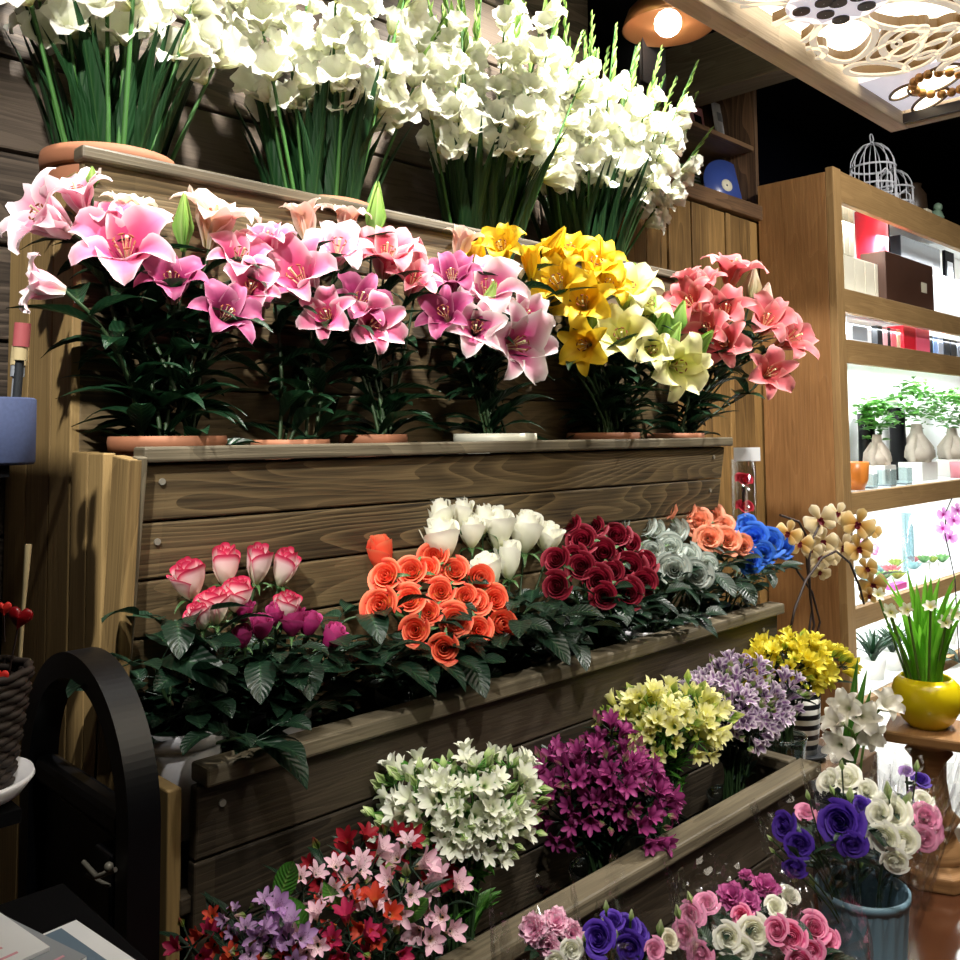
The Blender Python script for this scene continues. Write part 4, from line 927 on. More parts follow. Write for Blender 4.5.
for a in [
 (52, 222, 92, (-.75, .35, .5), LP2, 'pale pink lily with long white tips jutting past the side panel', gA, pA),
 (80, 200, 66, (-.3, .8, .4), LP2, 'small pale pink lily highest at the near end of the tier', gA, pA),
 (126, 256, 104, (-.1, .55, .9), LP1, 'large pink lily facing out below the cream flower at the near end', gA, pA),
 (48, 287, 66, (-1, .2, .15), LP2, 'pink lily seen from the side above the brush tin', gA, pA),
 (128, 212, 52, (.1, .9, .4), LCR, 'small cream lily above the large pink one', gA, pA),
 (172, 288, 74, (-.05, .75, .7), LP3, 'dark magenta lily with pale stamens under the green bud', gA, pA),
 (222, 320, 76, (.35, .5, .8), LP3, 'lowest dark magenta lily over the near pot', gA, pA),
 (214, 228, 86, (.2, .9, .35), LPE, 'tall peach lily standing up beside the tall green bud', gA, pA),
 (238, 262, 70, (.2, .6, .7), LP1, 'mid pink lily between the peach lily and the big centre pink lily', gA, pA),
 (250, 290, 60, (.1, .3, .9), LP1, 'pink lily partly hidden above the lowest magenta lily', gA, pA),
 (105, 222, 48, (-.2, .8, .4), LP1, 'pink lily half hidden behind the large pink one', gA, pA),
 (346, 222, 46, (.1, 1, .3), LPE, 'small striped peach lily under the second gladiolus pot', gB, pC),
 (303, 284, 92, (-.45, .55, .8), LP1, 'big pink lily in the middle cluster opening towards the near end', gB, pB),
 (338, 252, 68, (.1, .6, .8), LP2, 'pale pink lily in the middle of the central cluster', gB, pB),
 (358, 305, 66, (.3, .5, .8), LP3, 'magenta lily with hanging pale tips in the central cluster', gB, pC),
 (328, 318, 60, (-.2, .2, .9), LP1, 'pink lily hanging low in the central cluster', gB, pB),
 (386, 262, 74, (.15, .8, .6), LRO, 'rose red star lily beside the tall green bud', gB, pC),
 (372, 325, 62, (.4, .1, .9), LP1, 'lowest pink lily with curled tips in the central cluster', gB, pC),
 (412, 284, 58, (.3, .6, .6), LRO, 'rose red lily opening next to the red bud', gB, pC),
 (268, 246, 58, (-.1, .8, .5), LP1, 'pink lily behind the big pink one of the central cluster', gB, pB),
 (446, 316, 60, (-.2, .3, .8), LP3, 'dark magenta lily at the start of the white edged cluster', gC, pD),
 (452, 282, 58, (.0, .7, .7), LP3, 'magenta lily just under the tall peach trumpet', gC, pD),
 (487, 296, 80, (.15, .6, .8), LWP, 'white edged pink lily behind the leaning green bud', gC, pD),
 (512, 346, 84, (.6, .05, .8), LWP, 'white edged pink lily drooping lowest towards the yellow lilies', gC, pD),
 (522, 320, 62, (.5, .35, .8), LWP, 'frilled white edged pink lily nearest the yellow lilies', gC, pD),
 (476, 330, 62, (.1, .2, .9), LWP, 'white edged pink lily half hidden in the middle of its cluster', gC, pD),
 (503, 251, 52, (-.2, .6, .8), LY, 'yellow lily facing out below the third gladiolus pot', gD, pE),
 (478, 256, 42, (-.5, .7, .4), LY, 'small yellow lily behind the peach trumpet', gD, pE),
 (560, 287, 66, (-.3, .5, .9), LY, 'large yellow lily facing out in the centre of the yellow cluster', gD, pE),
 (568, 258, 58, (.1, .8, .5), LY, 'yellow lily high in the yellow cluster', gD, pE),
 (593, 270, 62, (.3, .6, .7), LY, 'yellow lily next to the pale yellow ones, high up', gD, pE),
 (604, 288, 50, (.5, .4, .7), LY, 'yellow lily overlapping the pale yellow cluster', gD, pE),
 (584, 305, 62, (-.1, .2, .9), LY, 'yellow lily under the large yellow one', gD, pE),
 (586, 345, 58, (-.3, -.1, .9), LY, 'lowest yellow lily hanging alone', gD, pE),
 (628, 296, 66, (.1, .7, .6), LPY, 'pale yellow lily highest of the pale ones', gD, pE),
 (622, 340, 66, (-.1, .4, .9), LPY, 'large pale yellow lily facing out below the others', gD, pE),
 (651, 352, 44, (.2, .2, .9), LPY, 'small pale yellow lily between two larger pale ones', gD, pE),
 (674, 366, 66, (.5, -.1, .8), LPY, 'pale yellow lily drooping towards the salmon lilies', gD, pE),
 (645, 310, 52, (.4, .6, .5), LPY, 'pale yellow lily under the green buds', gD, pE),
 (732, 274, 62, (.25, .95, .3), LSA, 'salmon lily standing highest like a star', gE, pF),
 (692, 305, 54, (-.4, .4, .8), LSA, 'salmon lily on the side towards the pale yellow ones', gE, pF),
 (725, 314, 56, (.0, .5, .9), LSA, 'salmon lily in the middle of its cluster', gE, pF),
 (725, 344, 52, (-.1, .1, .9), LSA, 'salmon lily with orange throat below the middle one', gE, pF),
 (765, 324, 56, (.3, .5, .7), LSA, 'salmon lily facing the cabinet side panel', gE, pF),
 (788, 340, 60, (.75, .35, .6), LSA, 'salmon lily farthest out against the cabinet panel', gE, pF),
 (768, 374, 54, (.4, .2, .9), LSA, 'lowest salmon lily with orange throat', gE, pF),
 (706, 286, 40, (-.1, .7, .6), LSA, 'small dark salmon lily behind the others', gE, pF),
 (708, 330, 46, (-.2, .3, .9), LSA, 'salmon lily low beside the pale yellow buds', gE, pF),
]: lily(*a, lm=LFL)
for a in [(305, 222, 46, (-.15, 1, .15), LPE, 'closed peach lily trumpet standing over the central cluster', gB, pB), (462, 246, 40, (.25, 1, .1), LPE, 'closed peach lily trumpet rising before the third gladiolus pot', gC, pD),
          (531, 262, 36, (.0, 1, .2), LY, 'closed yellow lily trumpet standing upright', gD, pE), (690, 286, 34, (-.2, .9, .3), LSA, 'closed salmon lily trumpet', gE, pF)]: lily(*a, kind='h')
for a in [(184, 222, 15, 60, .0, BUDG, 'tall green lily bud beside the peach lily', gA, pA), (92, 178, 10, 24, .0, BUDG, 'small green bud highest over the near pot', gA, pA), (375, 212, 15, 62, .1, BUDG, 'tall green lily bud under the second gladiolus pot', gB, pC),
          (418, 258, 24, 40, .1, LRO, 'plump rose red lily bud', gB, pC), (485, 312, 16, 66, .35, BUDG, 'green lily bud leaning in front of the white edged lilies', gC, pD),
          (555, 246, 17, 44, .55, LY, 'yellow lily bud leaning towards the far end', gD, pE), (598, 256, 13, 38, .2, LY, 'slim upright yellow lily bud', gD, pE), (634, 274, 10, 24, .1, BUDG, 'small green bud above the pale yellow lilies', gD, pE),
          (660, 322, 17, 44, .5, BUDG, 'fat pale green bud first of the leaning row', gD, pE), (653, 312, 12, 34, .1, BUDG, 'upright green bud in front of the pale yellow lilies', gD, pE), (671, 340, 15, 42, .55, BUDG, 'pale green bud in the middle of the leaning row', gD, pE),
          (680, 318, 13, 38, .25, BUDG, 'upright pale green bud nearest the salmon lilies', gD, pE), (697, 346, 14, 46, 1.1, BUDG, 'pale green bud leaning far over to the salmon lilies', gD, pE), (752, 284, 13, 36, .15, LCR, 'cream green bud beside the highest salmon lily', gE, pF),
          (766, 298, 11, 32, .2, LPE, 'slim peach bud beside the cabinet panel', gE, pF), (592, 320, 9, 22, .2, BUDG, 'small green bud among the yellow lilies', gD, pE)]: lilybud(*a)
# ================================================================== ROSES IN THE TROUGH
RM = dict(
 bic=petalm('bicolour rose', [(0, 'd4d8a8'), (.35, 'f0ead8'), (.78, 'f2d8d8'), (.93, 'd84a70'), (1, 'c8204c')], edge='d04068', ep=9, ef=.8),
 mag=petalm('magenta rose', [(0, '8a1450'), (.6, 'a8246c'), (1, 'c8508e')]),
 ora=petalm('orange rose', [(0, 'e8a040'), (.5, 'e6583a'), (.85, 'ec6446'), (1, 'f08a64')], edge='dc4038', ep=4),
 whi=petalm('white rose', [(0, 'dce0b0'), (.4, 'f2f2dc'), (1, 'f4f4ea')], jit=.05),
 red=petalm('dark red rose', [(0, '3a0610'), (.6, '640c1c'), (.9, '84142a'), (1, 'a02c44')]),
 gre=petalm('grey blue rose', [(0, 'eceadc'), (.5, 'e0e4dc'), (.86, 'c8d0ca'), (1, '84948f')], edge='8c9c98', ep=8),
 pea=petalm('peach rose', [(0, 'f4d490'), (.5, 'f4bc94'), (1, 'ee9478')], edge='f2a888'),
 blu=petalm('blue rose', [(0, 'a0c0ec'), (.5, '4c88e4'), (1, '3470d8')], jit=.15))
def rose(px, py, w, f, kind, op, Y, lab, group, pt, nleaf=3):
    P = aty(px, py, Y); s = w*(1.32 if kind == 'red' else 1.22)/2/ppm(P); d = face(P, *f); hk = {'o': .55, 'c': 1.15, 'b': 1.5, 'f': .5}[op]
    base = Vector((pt[0]+R(-.04, .04), pt[1]+R(-.04, .04), pt[2]-.12)); B = P-d*s*hk
    t = thing('cut_rose', lab, 'rose', base, group); pts = curve(base, B, d, (R(-.1, .1), R(-.25, -.02), 1))
    build('stem', MB().tube([p-base for p in pts], .0032, 6), STEM, t)
    fb = MB(); rose_leaves(fb, pts, .18, .62, nleaf, .068, base); build('leaves', fb, LF, t)
    o = wpart('bloom', roses(RM[kind], random.randrange(3), op), t, along(B, d, R(0, 6), s))
    part('sepals', shape('calyx', SEPAL, calyx_mb), o, Matrix.Scale(1.0, 4))
def bunch(rows, kind, lab, group, pt, Y0, Y1, op='o', fy=.55, nleaf=3):
    ys = [r[1] for r in rows]; a, b = min(ys), max(ys)
    for r in rows:
        px, py, w = r[:3]; o = r[3] if len(r) > 3 else op; q = (py-a)/max(1, b-a); cx_ = sum(k[0] for k in rows)/len(rows)
        f = r[4] if len(r) > 4 else ((px-cx_)/90*.6, fy*(1.15-.8*q), .9)
        rose(px, py, w, f, kind, o, Y0+(Y1-Y0)*q, lab, group, pt, nleaf)
up = lambda x=0: (x, 1, .25)
bunch([(188, 576, 37, 'c', up(-.2)), (225, 562, 29, 'b', up()), (258, 561, 28, 'b', up(.1)), (285, 564, 27, 'b', up(.25)), (214, 603, 34, 'c', up(-.1)), (238, 591, 32, 'c', up(.1)), (288, 603, 27, 'c', up(.2)), (198, 614, 26, 'c', up(-.3))],
      'bic', 'white rose with pink red rims in the bunch at the near end of the trough', 'bicolour roses', RPOT[0], 1.67, 1.58, nleaf=4)
bunch([(242, 634, 22, 'c', up(-.1)), (261, 624, 24, 'c', up()), (244, 609, 20, 'c', up()), (292, 618, 28, 'c', up()), (310, 622, 24, 'c', up(.2)), (333, 636, 26, 'c', up(.5)), (276, 612, 22, 'c', up())],
      'mag', 'deep magenta rose low beside the bicolour roses', 'magenta roses', RPOT[1], 1.62, 1.55, nleaf=4)
bunch([(381, 551, 28, 'b', up(-.1)), (385, 575, 34), (411, 570, 33), (379, 605, 38), (409, 599, 32), (434, 555, 30), (455, 570, 31), (441, 591, 30), (455, 620, 35), (415, 630, 32), (444, 648, 32), (479, 630, 29), (477, 602, 28), (496, 600, 31), (500, 625, 30, 'c'), (479, 580, 28, 'c'), (427, 568, 28), (428, 612, 26), (466, 596, 26)],
      'ora', 'orange red rose in the big bunch in the middle of the trough', 'orange roses', RPOT[2], 1.66, 1.44, fy=.5)
bunch([(439, 512, 32, 'c', up(-.1)), (460, 511, 30, 'c', up()), (440, 535, 40, 'c', up(-.2)), (471, 530, 28, 'c', up()), (497, 526, 36, 'c', up()), (526, 530, 36, 'c', up(.1)), (550, 535, 29, 'c', up(.2)), (509, 556, 28, 'b', up()), (487, 570, 32, 'c', up(-.2)), (482, 516, 28, 'c', up())],
      'whi', 'creamy white rose behind the orange roses', 'white roses', RPOT[3], 1.69, 1.63, nleaf=4)
bunch([(568, 524, 22), (581, 540, 30), (603, 553, 32), (556, 559, 26), (581, 566, 28), (629, 545, 28), (598, 581, 30), (556, 586, 28), (630, 567, 32), (629, 594, 30), (645, 583, 28), (616, 535, 28), (604, 596, 26), (592, 526, 26), (612, 572, 26), (645, 562, 24), (574, 556, 24)],
      'red', 'dark red rose between the white and the grey blue roses', 'dark red roses', RPOT[4], 1.70, 1.48, fy=.6)
bunch([(616, 525, 28), (641, 526, 28), (671, 530, 32), (652, 551, 28), (671, 547, 30), (674, 569, 35), (697, 575, 35), (709, 565, 26), (687, 556, 28), (655, 530, 26)],
      'gre', 'dyed grey blue rose between the dark red and peach roses', 'grey blue roses', RPOT[5], 1.72, 1.52, fy=.6)
bunch([(664, 511, 24), (683, 511, 26), (699, 521, 30), (712, 515, 26), (709, 538, 28), (727, 540, 30), (744, 546, 24), (725, 525, 22)],
      'pea', 'peach rose with ruffled petals beside the blue roses', 'peach roses', RPOT[6], 1.72, 1.56, 'f', .6)
bunch([(754, 538, 34), (747, 524, 24), (770, 543, 30), (783, 548, 24), (751, 561, 26), (763, 554, 26)],
      'blu', 'bright blue dyed rose at the far end of the trough', 'blue roses', RPOT[7], 1.68, 1.54, 'f', .5)
# loose foliage hanging over the trough edge belongs to leafy filler stems
fill = [(168, 690, 1.58, .10), (262, 772, 1.44, .085), (265, 690, 1.52, .07), (310, 690, 1.52, .075), (180, 650, 1.6, .075), (350, 680, 1.52, .08), (395, 690, 1.47, .08), (470, 680, 1.47, .08), (520, 650, 1.5, .08), (538, 650, 1.46, .085), (575, 660, 1.46, .07), (600, 640, 1.48, .07), (650, 620, 1.48, .07), (690, 640, 1.44, .07), (720, 590, 1.5, .07), (770, 585, 1.5, .06), (680, 600, 1.5, .065), (430, 680, 1.47, .08), (372, 640, 1.55, .08), (550, 625, 1.52, .075), (625, 625, 1.5, .07), (745, 600, 1.5, .07)]
flab = ['near end of the trough beside the gate', 'white bucket, hanging over the cap rail', 'magenta roses', 'far side of the magenta roses', 'bicolour roses', 'gap before the orange roses', 'front of the orange roses', 'space below the orange roses', 'white roses', 'cap rail under the white roses', 'near side of the dark red roses', 'front of the dark red roses', 'near side of the grey roses', 'cap rail under the grey roses', 'peach roses', 'blue roses', 'front of the grey roses', 'middle of the orange bunch', 'near side of the orange roses', 'gap between white and red roses', 'far side of the dark red roses', 'gap between peach and blue roses']
for (px, py, Y, L), fl_ in zip(fill, flab):
    P = aty(px, py, Y); pt = min(RPOT, key=lambda q: abs(q[0]-P.x)); base = Vector((pt[0]+R(-.05, .05), pt[1]-.02, pt[2]-.1))
    t = thing('rose_sprig', 'dark green leafy rose stem at the '+fl_, 'foliage', base, 'leafy stems in the trough'); up_ = P+Vector((0, .02, .05)); pts = curve(base, up_, Vector((R(-.5, .5), -.8, .1)).normalized())
    build('stem', MB().tube([p-base for p in pts], .003, 6), STEM, t)
    fb = MB(); rose_leaves(fb, pts, .4, .98, 6, L*1.0, base)
    m = Matrix.Translation(up_-base) @ rz(-PI/2+R(-.7, .7)) @ Matrix.Rotation(R(-.3, .3), 4, 'X'); fb.petal(L*1.6, L*1.0, 85+R(-20, 20), 150, 'leaf', .15, .02, 2, 1, m, 10, 7, .0); build('leaves', fb, LF, t)
# red rose gift tube at the end of the middle tier
P = aty(729, 545, 1.75); t = thing('rose_gift_tube', 'clear gift tube with two red roses and white tag beside the stand end', 'gift', (P.x+.06, 1.72, .60))
zt = aty(735, 460, 1.72).z-.60
build('tube', MB().lathe([(.04, 0), (.042, .005), (.042, zt), (.04, zt)], 24), GLASSC, t)
build('base', MB().lathe([(.001, 0), (.045, 0), (.045, .02), (.001, .02)], 24), DKPL, t)
for zz, lab in ((aty(730, 478, 1.72).z-.6, 'upper red rose'), (aty(727, 506, 1.72).z-.6, 'lower red rose')):
    part('bloom', roses(petalm('gift red rose', [(0, '8a0c1c'), (1, 'd82840')]), 0, 'o'), t, along((0, 0, zz-.02), (-.4, -.6, .6), .4, .04), lab)
build('stem', MB().tube([(0, 0, .02), (0, 0, zt-.1)], .006, 6), STEMD, t)
build('tag', MB().box((.01, -.02, zt+.02), (.10, .002, .05), 0, rz(-.7)), PAP, t, None, False)

# ================================================================== SPRAY FLOWERS IN THE PLANTER
AM = dict(
 white=petalm('white freesia', [(0, 'b8d080'), (.35, 'eef2d8'), (1, 'f4f6ec')], jit=.06),
 purple=petalm('wine purple alstroemeria', [(0, 'b8608c'), (.4, '8e2c6a'), (1, 'ac4a8a')], edge='7c2460'),
 yel=petalm('pale yellow freesia', [(0, 'c8c850'), (.4, 'f0ee8c'), (1, 'f8f6c8')], jit=.08),
 lil=petalm('lilac white alstroemeria', [(0, 'd8c8dc'), (.4, '9a64a4'), (.68, '5c2a6c'), (.86, 'c4a8cc'), (1, 'f0e8f0')], edge='f0e8f0', ep=1.5),
 gold=petalm('yellow alstroemeria', [(0, 'b8a030'), (.4, 'f0e03c'), (1, 'f6ee68')], spots='b07818', sp=(.25, .5), jit=.06),
 pink=petalm('pale pink alstroemeria', [(0, 'e0c070'), (.35, 'f0d8dc'), (1, 'e8b4cc')], spots='8a2848', sp=(.3, .6)),
 lav=petalm('lavender alstroemeria', [(0, 'd8b8c8'), (.5, 'd4b4dc'), (1, 'bc8ccc')], spots='702870', sp=(.3, .6)),
 red=petalm('red alstroemeria', [(0, 'd87038'), (.4, 'a82030'), (1, '8a1424')]),
 ora=petalm('orange red alstroemeria', [(0, 'e8b048'), (.4, 'd85a38'), (1, 'c83c34')]),
 cer=petalm('cerise alstroemeria', [(0, 'e8a878'), (.4, 'b8305c'), (1, 'a01c48')]))
def afl(m, i): return shape('alstroemeria floret %d' % i, m, lambda: unit(trumpet_mb(6, 1.3, .50, 10, [60, 74, 48][i], 'oval', .03, .3, 1.3)))
BUDM = {k: petalm('bud '+k, [(0, '6a9a44'), (.5, c1), (1, c2)]) for k, c1, c2 in (('white', 'b8d088', 'e4ecc4'), ('purple', '8a5a60', '9c3470'), ('yel', 'b0c860', 'e4e690'), ('lil', '90a060', 'c8a0c8'), ('gold', 'a8b840', 'e8d838'), ('pink', '9aa868', 'e0b8c4'), ('red', '6a7838', '98283a'))}
def spray(B, d, base, mat, bud, lab, group, cat='alstroemeria', name='alstroemeria', n=5, s=.028, nb=2, lm=LF):
    base = Vector(base); t = thing(name, lab, cat, base, group); pts = curve(base, B-d*.03, d, (R(-.1, .1), R(-.1, .1), 1))
    build('stem', MB().tube([p-base for p in pts], .003, 6), STEM, t)
    fb = MB(); foliage(fb, pts, .45, .97, 7, .075, .02, 'lance', 95, 40, base)
    q = d.orthogonal().normalized(); a0 = R(0, 6)
    for k in range(n+nb):
        a = a0+k*2*PI/(n+nb)*(1.0)+R(-.3, .3); o = (Matrix.Rotation(a, 4, d) @ q); tl_ = R(.25, .95); f = (d+o*tl_).normalized()
        Q = B+o*R(.022, .045)*s/.028-d*R(.0, .03); mb = fb.tube([pts[-1]-base, (pts[-1]*.4+Q*.6)-base, Q-base], .0016, 4, False)
        if k < n: wpart('floret', afl(mat, random.randrange(3)), t, along(Q-f*s*.6, f, R(0, 6), s*R(.88, 1.12)))
        else: wpart('bud', shape('small bud', BUDM[bud], lambda: bud_mb(.26)), t, along(Q, f, R(0, 6), s*R(.9, 1.3)))
    build('leaves', fb, lm, t)
def vase(name, label, x, y, z, r, h, mat, group='vases in the planter'):
    t = thing(name, label, 'vase', (x, y, z), group)
    build('body', MB().lathe([(.001, 0), (r*.8, 0), (r*.82, .01), (r*.95, h*.9), (r, h), (r*.96, h), (r*.91, h*.9), (r*.78, .016), (.001, .014)], 36), mat, t)
    build('rim', MB().lathe([(r*.97, h-.004), (r*1.02, h-.002), (r*1.02, h+.006), (r*.96, h+.006), (r*.97, h-.004)], 36), mat, t)
    return t
def dome(px, py, rw, rh, Y, ry, n, lab, group, vlabel, mats, buds, vm=GLASS, s=.028, nb=2, vz=None, vh=.22, ndr=-.35, vx=0, lm=LF):
    C = aty(px, py, Y); k = ppm(C); rx, rzz = rw/2/k, rh/2/k
    vz = .166 if vz is None else vz; vr = .075
    v = vase('glass_vase', vlabel, C.x+vx, Y, vz, vr, vh, vm) if vlabel else None
    tot = int(n/((1-ndr)/2*.76)); c = 0
    for i in range(tot):
        zq = 1-2*(i+.5)/tot; a = i*2.39996; u = Vector((math.cos(a)*math.sqrt(1-zq*zq), math.sin(a)*math.sqrt(1-zq*zq), zq))
        if u.z < ndr or u.y < -.55: continue
        w = RT*u.x - Vector((FW.x, FW.y, 0)).normalized()*u.y; 
        q = R(.55, 1.03); B = C+Vector((RT.x, RT.y, 0)).normalized()*u.x*rx*(q+R(-.1, .12))-Vector((FW.x, FW.y, 0)).normalized()*u.y*ry*q+Vector((0, 0, u.z*rzz*q))
        d = (Vector((w.x, w.y, 0))+Vector((0, 0, max(.15, u.z+.35)))).normalized()
        ki = random.randrange(len(mats))
        spray(B, d, (C.x+vx+R(-.03, .03), Y+R(-.03, .03), vz+.03), AM[mats[ki]], buds, lab, group, s=s, nb=nb, lm=lm); c += 1
dome(460, 812, 190, 130, 1.33, .13, 24, 'white freesia stem in the vase under the trough boards', 'white freesias', 'clear glass vase of white freesias in the planter', ['white'], 'white', s=.026, nb=3, lm=LFB)
dome(600, 792, 154, 142, 1.36, .14, 30, 'wine purple alstroemeria stem between white and pale yellow flowers', 'purple alstroemerias', 'clear glass vase of wine purple alstroemerias in the planter', ['purple'], 'purple', s=.026)
dome(660, 724, 148, 84, 1.40, .13, 22, 'pale yellow freesia stem between purple and lilac white flowers', 'pale yellow freesias', 'clear glass vase of pale yellow freesias in the planter', ['yel'], 'yel', s=.029, lm=LFB)
dome(732, 706, 142, 92, 1.36, .15, 26, 'lilac alstroemeria stem with white petal margins near the striped pot', 'lilac white alstroemerias', 'clear glass vase of lilac white alstroemerias at the planter end', ['lil'], 'lil', s=.029)
dome(789, 664, 122, 56, 1.42, .13, 24, 'bright yellow alstroemeria stem in front of the striped pot', 'yellow alstroemerias', 'clear glass vase of yellow alstroemerias beside the striped pot', ['gold'], 'gold', s=.031, vz=.242, vh=.20, vx=-.06)
# mixed alstroemerias nearest the gate: single sprays placed one by one
for (vxp, vy, lab) in ((255, 1.30, 'nearest the gate'), (400, 1.30, 'next to the white freesias')):
    C = aty(vxp, 940, vy); vase('glass_vase', 'pale rimmed glass vase of mixed alstroemerias '+lab, C.x, vy, .166, .085, .25, GLASS)
C1, C2 = aty(255, 940, 1.30), aty(405, 940, 1.30)
mixed = [('lav', 266, 915, 1.22, 26, 'lavender alstroemeria spray in front of the gate post'), ('lav', 285, 938, 1.18, 26, 'lavender alstroemeria spray lowest near the gate'), ('lav', 255, 940, 1.2, 24, 'lavender alstroemeria spray beside the orange red one'), ('pink', 308, 885, 1.27, 22, 'pale pink alstroemeria spray behind the lavender ones'), ('pink', 310, 935, 1.2, 22, 'cream pink alstroemeria spray low between lavender and red'), ('lav', 236, 915, 1.26, 16, 'small whitish alstroemeria spray near the trough boards'),
         ('ora', 212, 925, 1.28, 22, 'orange red alstroemeria spray closest to the gate'), ('cer', 188, 942, 1.28, 22, 'cerise alstroemeria spray closest to the gate post'), ('ora', 240, 958, 1.2, 22, 'orange red alstroemeria spray at the planter floor side'), ('pink', 372, 868, 1.26, 26, 'pale pink alstroemeria spray below the freesias'), ('pink', 415, 862, 1.24, 26, 'pale pink alstroemeria spray with upright petals under the freesias'), ('pink', 395, 890, 1.2, 27, 'pale pink alstroemeria spray facing out in the middle of its bunch'), ('pink', 432, 893, 1.22, 27, 'pale pink alstroemeria spray beside the vase rim'), ('pink', 430, 920, 1.2, 26, 'pale pink alstroemeria spray hanging lowest by the vase rim'), ('pink', 352, 880, 1.24, 24, 'pale pink alstroemeria spray between red and lavender'),
         ('red', 362, 845, 1.34, 24, 'dark red alstroemeria spray behind the pale pink ones'), ('red', 392, 840, 1.34, 24, 'dark red alstroemeria spray highest under the freesias'), ('red', 440, 866, 1.30, 22, 'dark red alstroemeria spray against the freesia vase'), ('red', 325, 862, 1.36, 22, 'dark red alstroemeria spray against the trough boards'), ('ora', 370, 915, 1.2, 25, 'orange red alstroemeria spray under the pale pink bunch'), ('cer', 352, 938, 1.18, 25, 'cerise alstroemeria spray at the lower rim'), ('ora', 340, 910, 1.24, 22, 'orange red alstroemeria spray beside the green leaves'), ('cer', 385, 945, 1.17, 22, 'cerise alstroemeria spray lowest in front'), ('red', 280, 965, 1.2, 24, 'dark red alstroemeria spray at the planter rim'), ('red', 320, 955, 1.2, 24, 'dark red alstroemeria spray below the cream pink one')]
for m_, px, py, Y, w, lab in mixed:
    B = aty(px, py, Y); s = w/2/ppm(B)*1.15; C = C1 if px < 330 else C2
    spray(B, face(B, (px-C.x)*0+R(-.3, .3), .6, .7), (C.x+R(-.03, .03), C.y, .20), AM[m_], 'pink' if m_ in ('pink', 'lav') else 'red', lab, 'mixed alstroemerias by the gate', n=4, s=s, nb=1)
# two broad bright leaves and bell buds of the mixed bunch
for px, py, Y, L, a, lab in ((278, 878, 1.27, .075, .3, 'broad green leaf stem rising above the lavender sprays'), (302, 910, 1.24, .07, -.3, 'bright green leaf stem beside the lavender sprays'), (405, 905, 1.2, .06, .8, 'bright green leaf stem under the pale pink sprays'), (340, 890, 1.25, .055, -.5, 'small green leaf stem between pink and red sprays')):
    P = aty(px, py, Y); C = C1 if px < 330 else C2; base = Vector((C.x, C.y, .2)); t = thing('leafy_sprig', lab, 'foliage', base, 'green leaf stems by the gate')
    pts = curve(base, P-Vector((0, 0, L*.5)), face(P, a, 1, .3)); build('stem', MB().tube([p-base for p in pts], .003, 6), STEM, t)
    d = face(P, a, .9, .2); mb = MB()
    q = along(pts[-1]-base, d, 0, 1) ; mb.petal(L, L*.62, -12, 14, 'leaf', .3, .02, 2, 1, q @ rz(R(-.4, .4)+PI), 8, 6); build('leaf', mb, LFB, t)

# ================================================================== ORCHID, STRIPED POT AND WHITE CALLAS
SP = aty(801, 756, 1.57)
def stripem(name):
    m, t, n, l, b = nt(name); uv = n.new('ShaderNodeUVMap'); s3 = n.new('ShaderNodeSeparateXYZ'); l.new(uv.outputs[0], s3.inputs[0])
    g = math_(n, l, 'GREATER_THAN', math_(n, l, 'FRACT', math_(n, l, 'MULTIPLY', s3.outputs[1], 28.0)), .5)
    l.new(mixc(n, l, g, hexc('14161c'), hexc('e6e6e2')), b.inputs['Base Color']); b.inputs['Roughness'].default_value = .3; return m
t = thing('striped_pot', 'black and white striped ceramic pot on a saucer at the stand end', 'flower pot', (SP.x, 1.57, .241))
build('saucer', MB().lathe([(.001, 0), (.075, 0), (.095, .022), (.09, .022), (.001, .012)], 36), DKPL, t)
build('body', MB().lathe([(.001, .013), (.052, .013), (.062, .06), (.070, .14), (.074, .25), (.069, .25), (.064, .20), (.001, .19)], 40), stripem('black white stripes'), t)
ob = Vector((SP.x, 1.57, .46))
def op_(L, Y=1.55): return [ob+Vector((0, 0, -.02))]+[aty(x, y, Y) for x, y in L]
S1 = op_([(788, 640), (795, 608), (806, 580), (822, 558), (836, 551), (850, 563), (860, 588), (864, 604)], 1.48)
S2 = op_([(814, 625), (810, 595), (809, 560), (813, 538), (820, 524)], 1.56)
S3 = op_([(820, 622), (812, 592), (798, 572), (789, 554)], 1.60)
S4 = op_([(812, 610), (807, 565), (806, 535), (799, 522), (780, 515)], 1.60)
fz = lambda p, a, b: face(p, a, b, 1)
for nm, pts, bl, lab in ((0, S1, [(858, 548, 30, .3, .1), (871, 529, 22, .5, .2), (858, 524, 34, .1, .2), (866, 568, 24, .4, 0), (872, 584, 30, .3, -.2), (869, 595, 20, .2, -.3)], 'ochre orchid spray arching over against the lit shelves'), (1, S2, [(820, 520, 34, 0, .2), (838, 514, 26, .2, .4), (823, 541, 30, .1, 0), (820, 556, 28, .1, -.1), (829, 556, 24, .3, 0), (843, 547, 30, .4, .1)], 'cream orchid spray standing upright before the cabinet panel'),
                     (2, S3, [(789, 533, 28, -.3, .1), (800, 543, 28, -.1, .1)], 'small yellow orchid spray behind the blue roses'), (3, S4, [(820, 571, 22, .1, -.4), (812, 549, 22, -.2, 0)], 'thin orchid spray with bare curved tip before the cabinet panel')):
    B = []
    for x, y, w, a, b in bl:
        P = aty(x, y, 1.49 if nm == 0 else 1.56); B.append((P, fz(P, a, b), w/2/ppm(P)))
    orchid_stem('orchid_spray', lab, pts[0], pts, B, ORC_Y if nm in (0, 2) else ORC_C, LIP, 'orchids in the striped pot', .0045, 2 if nm < 2 else 0)
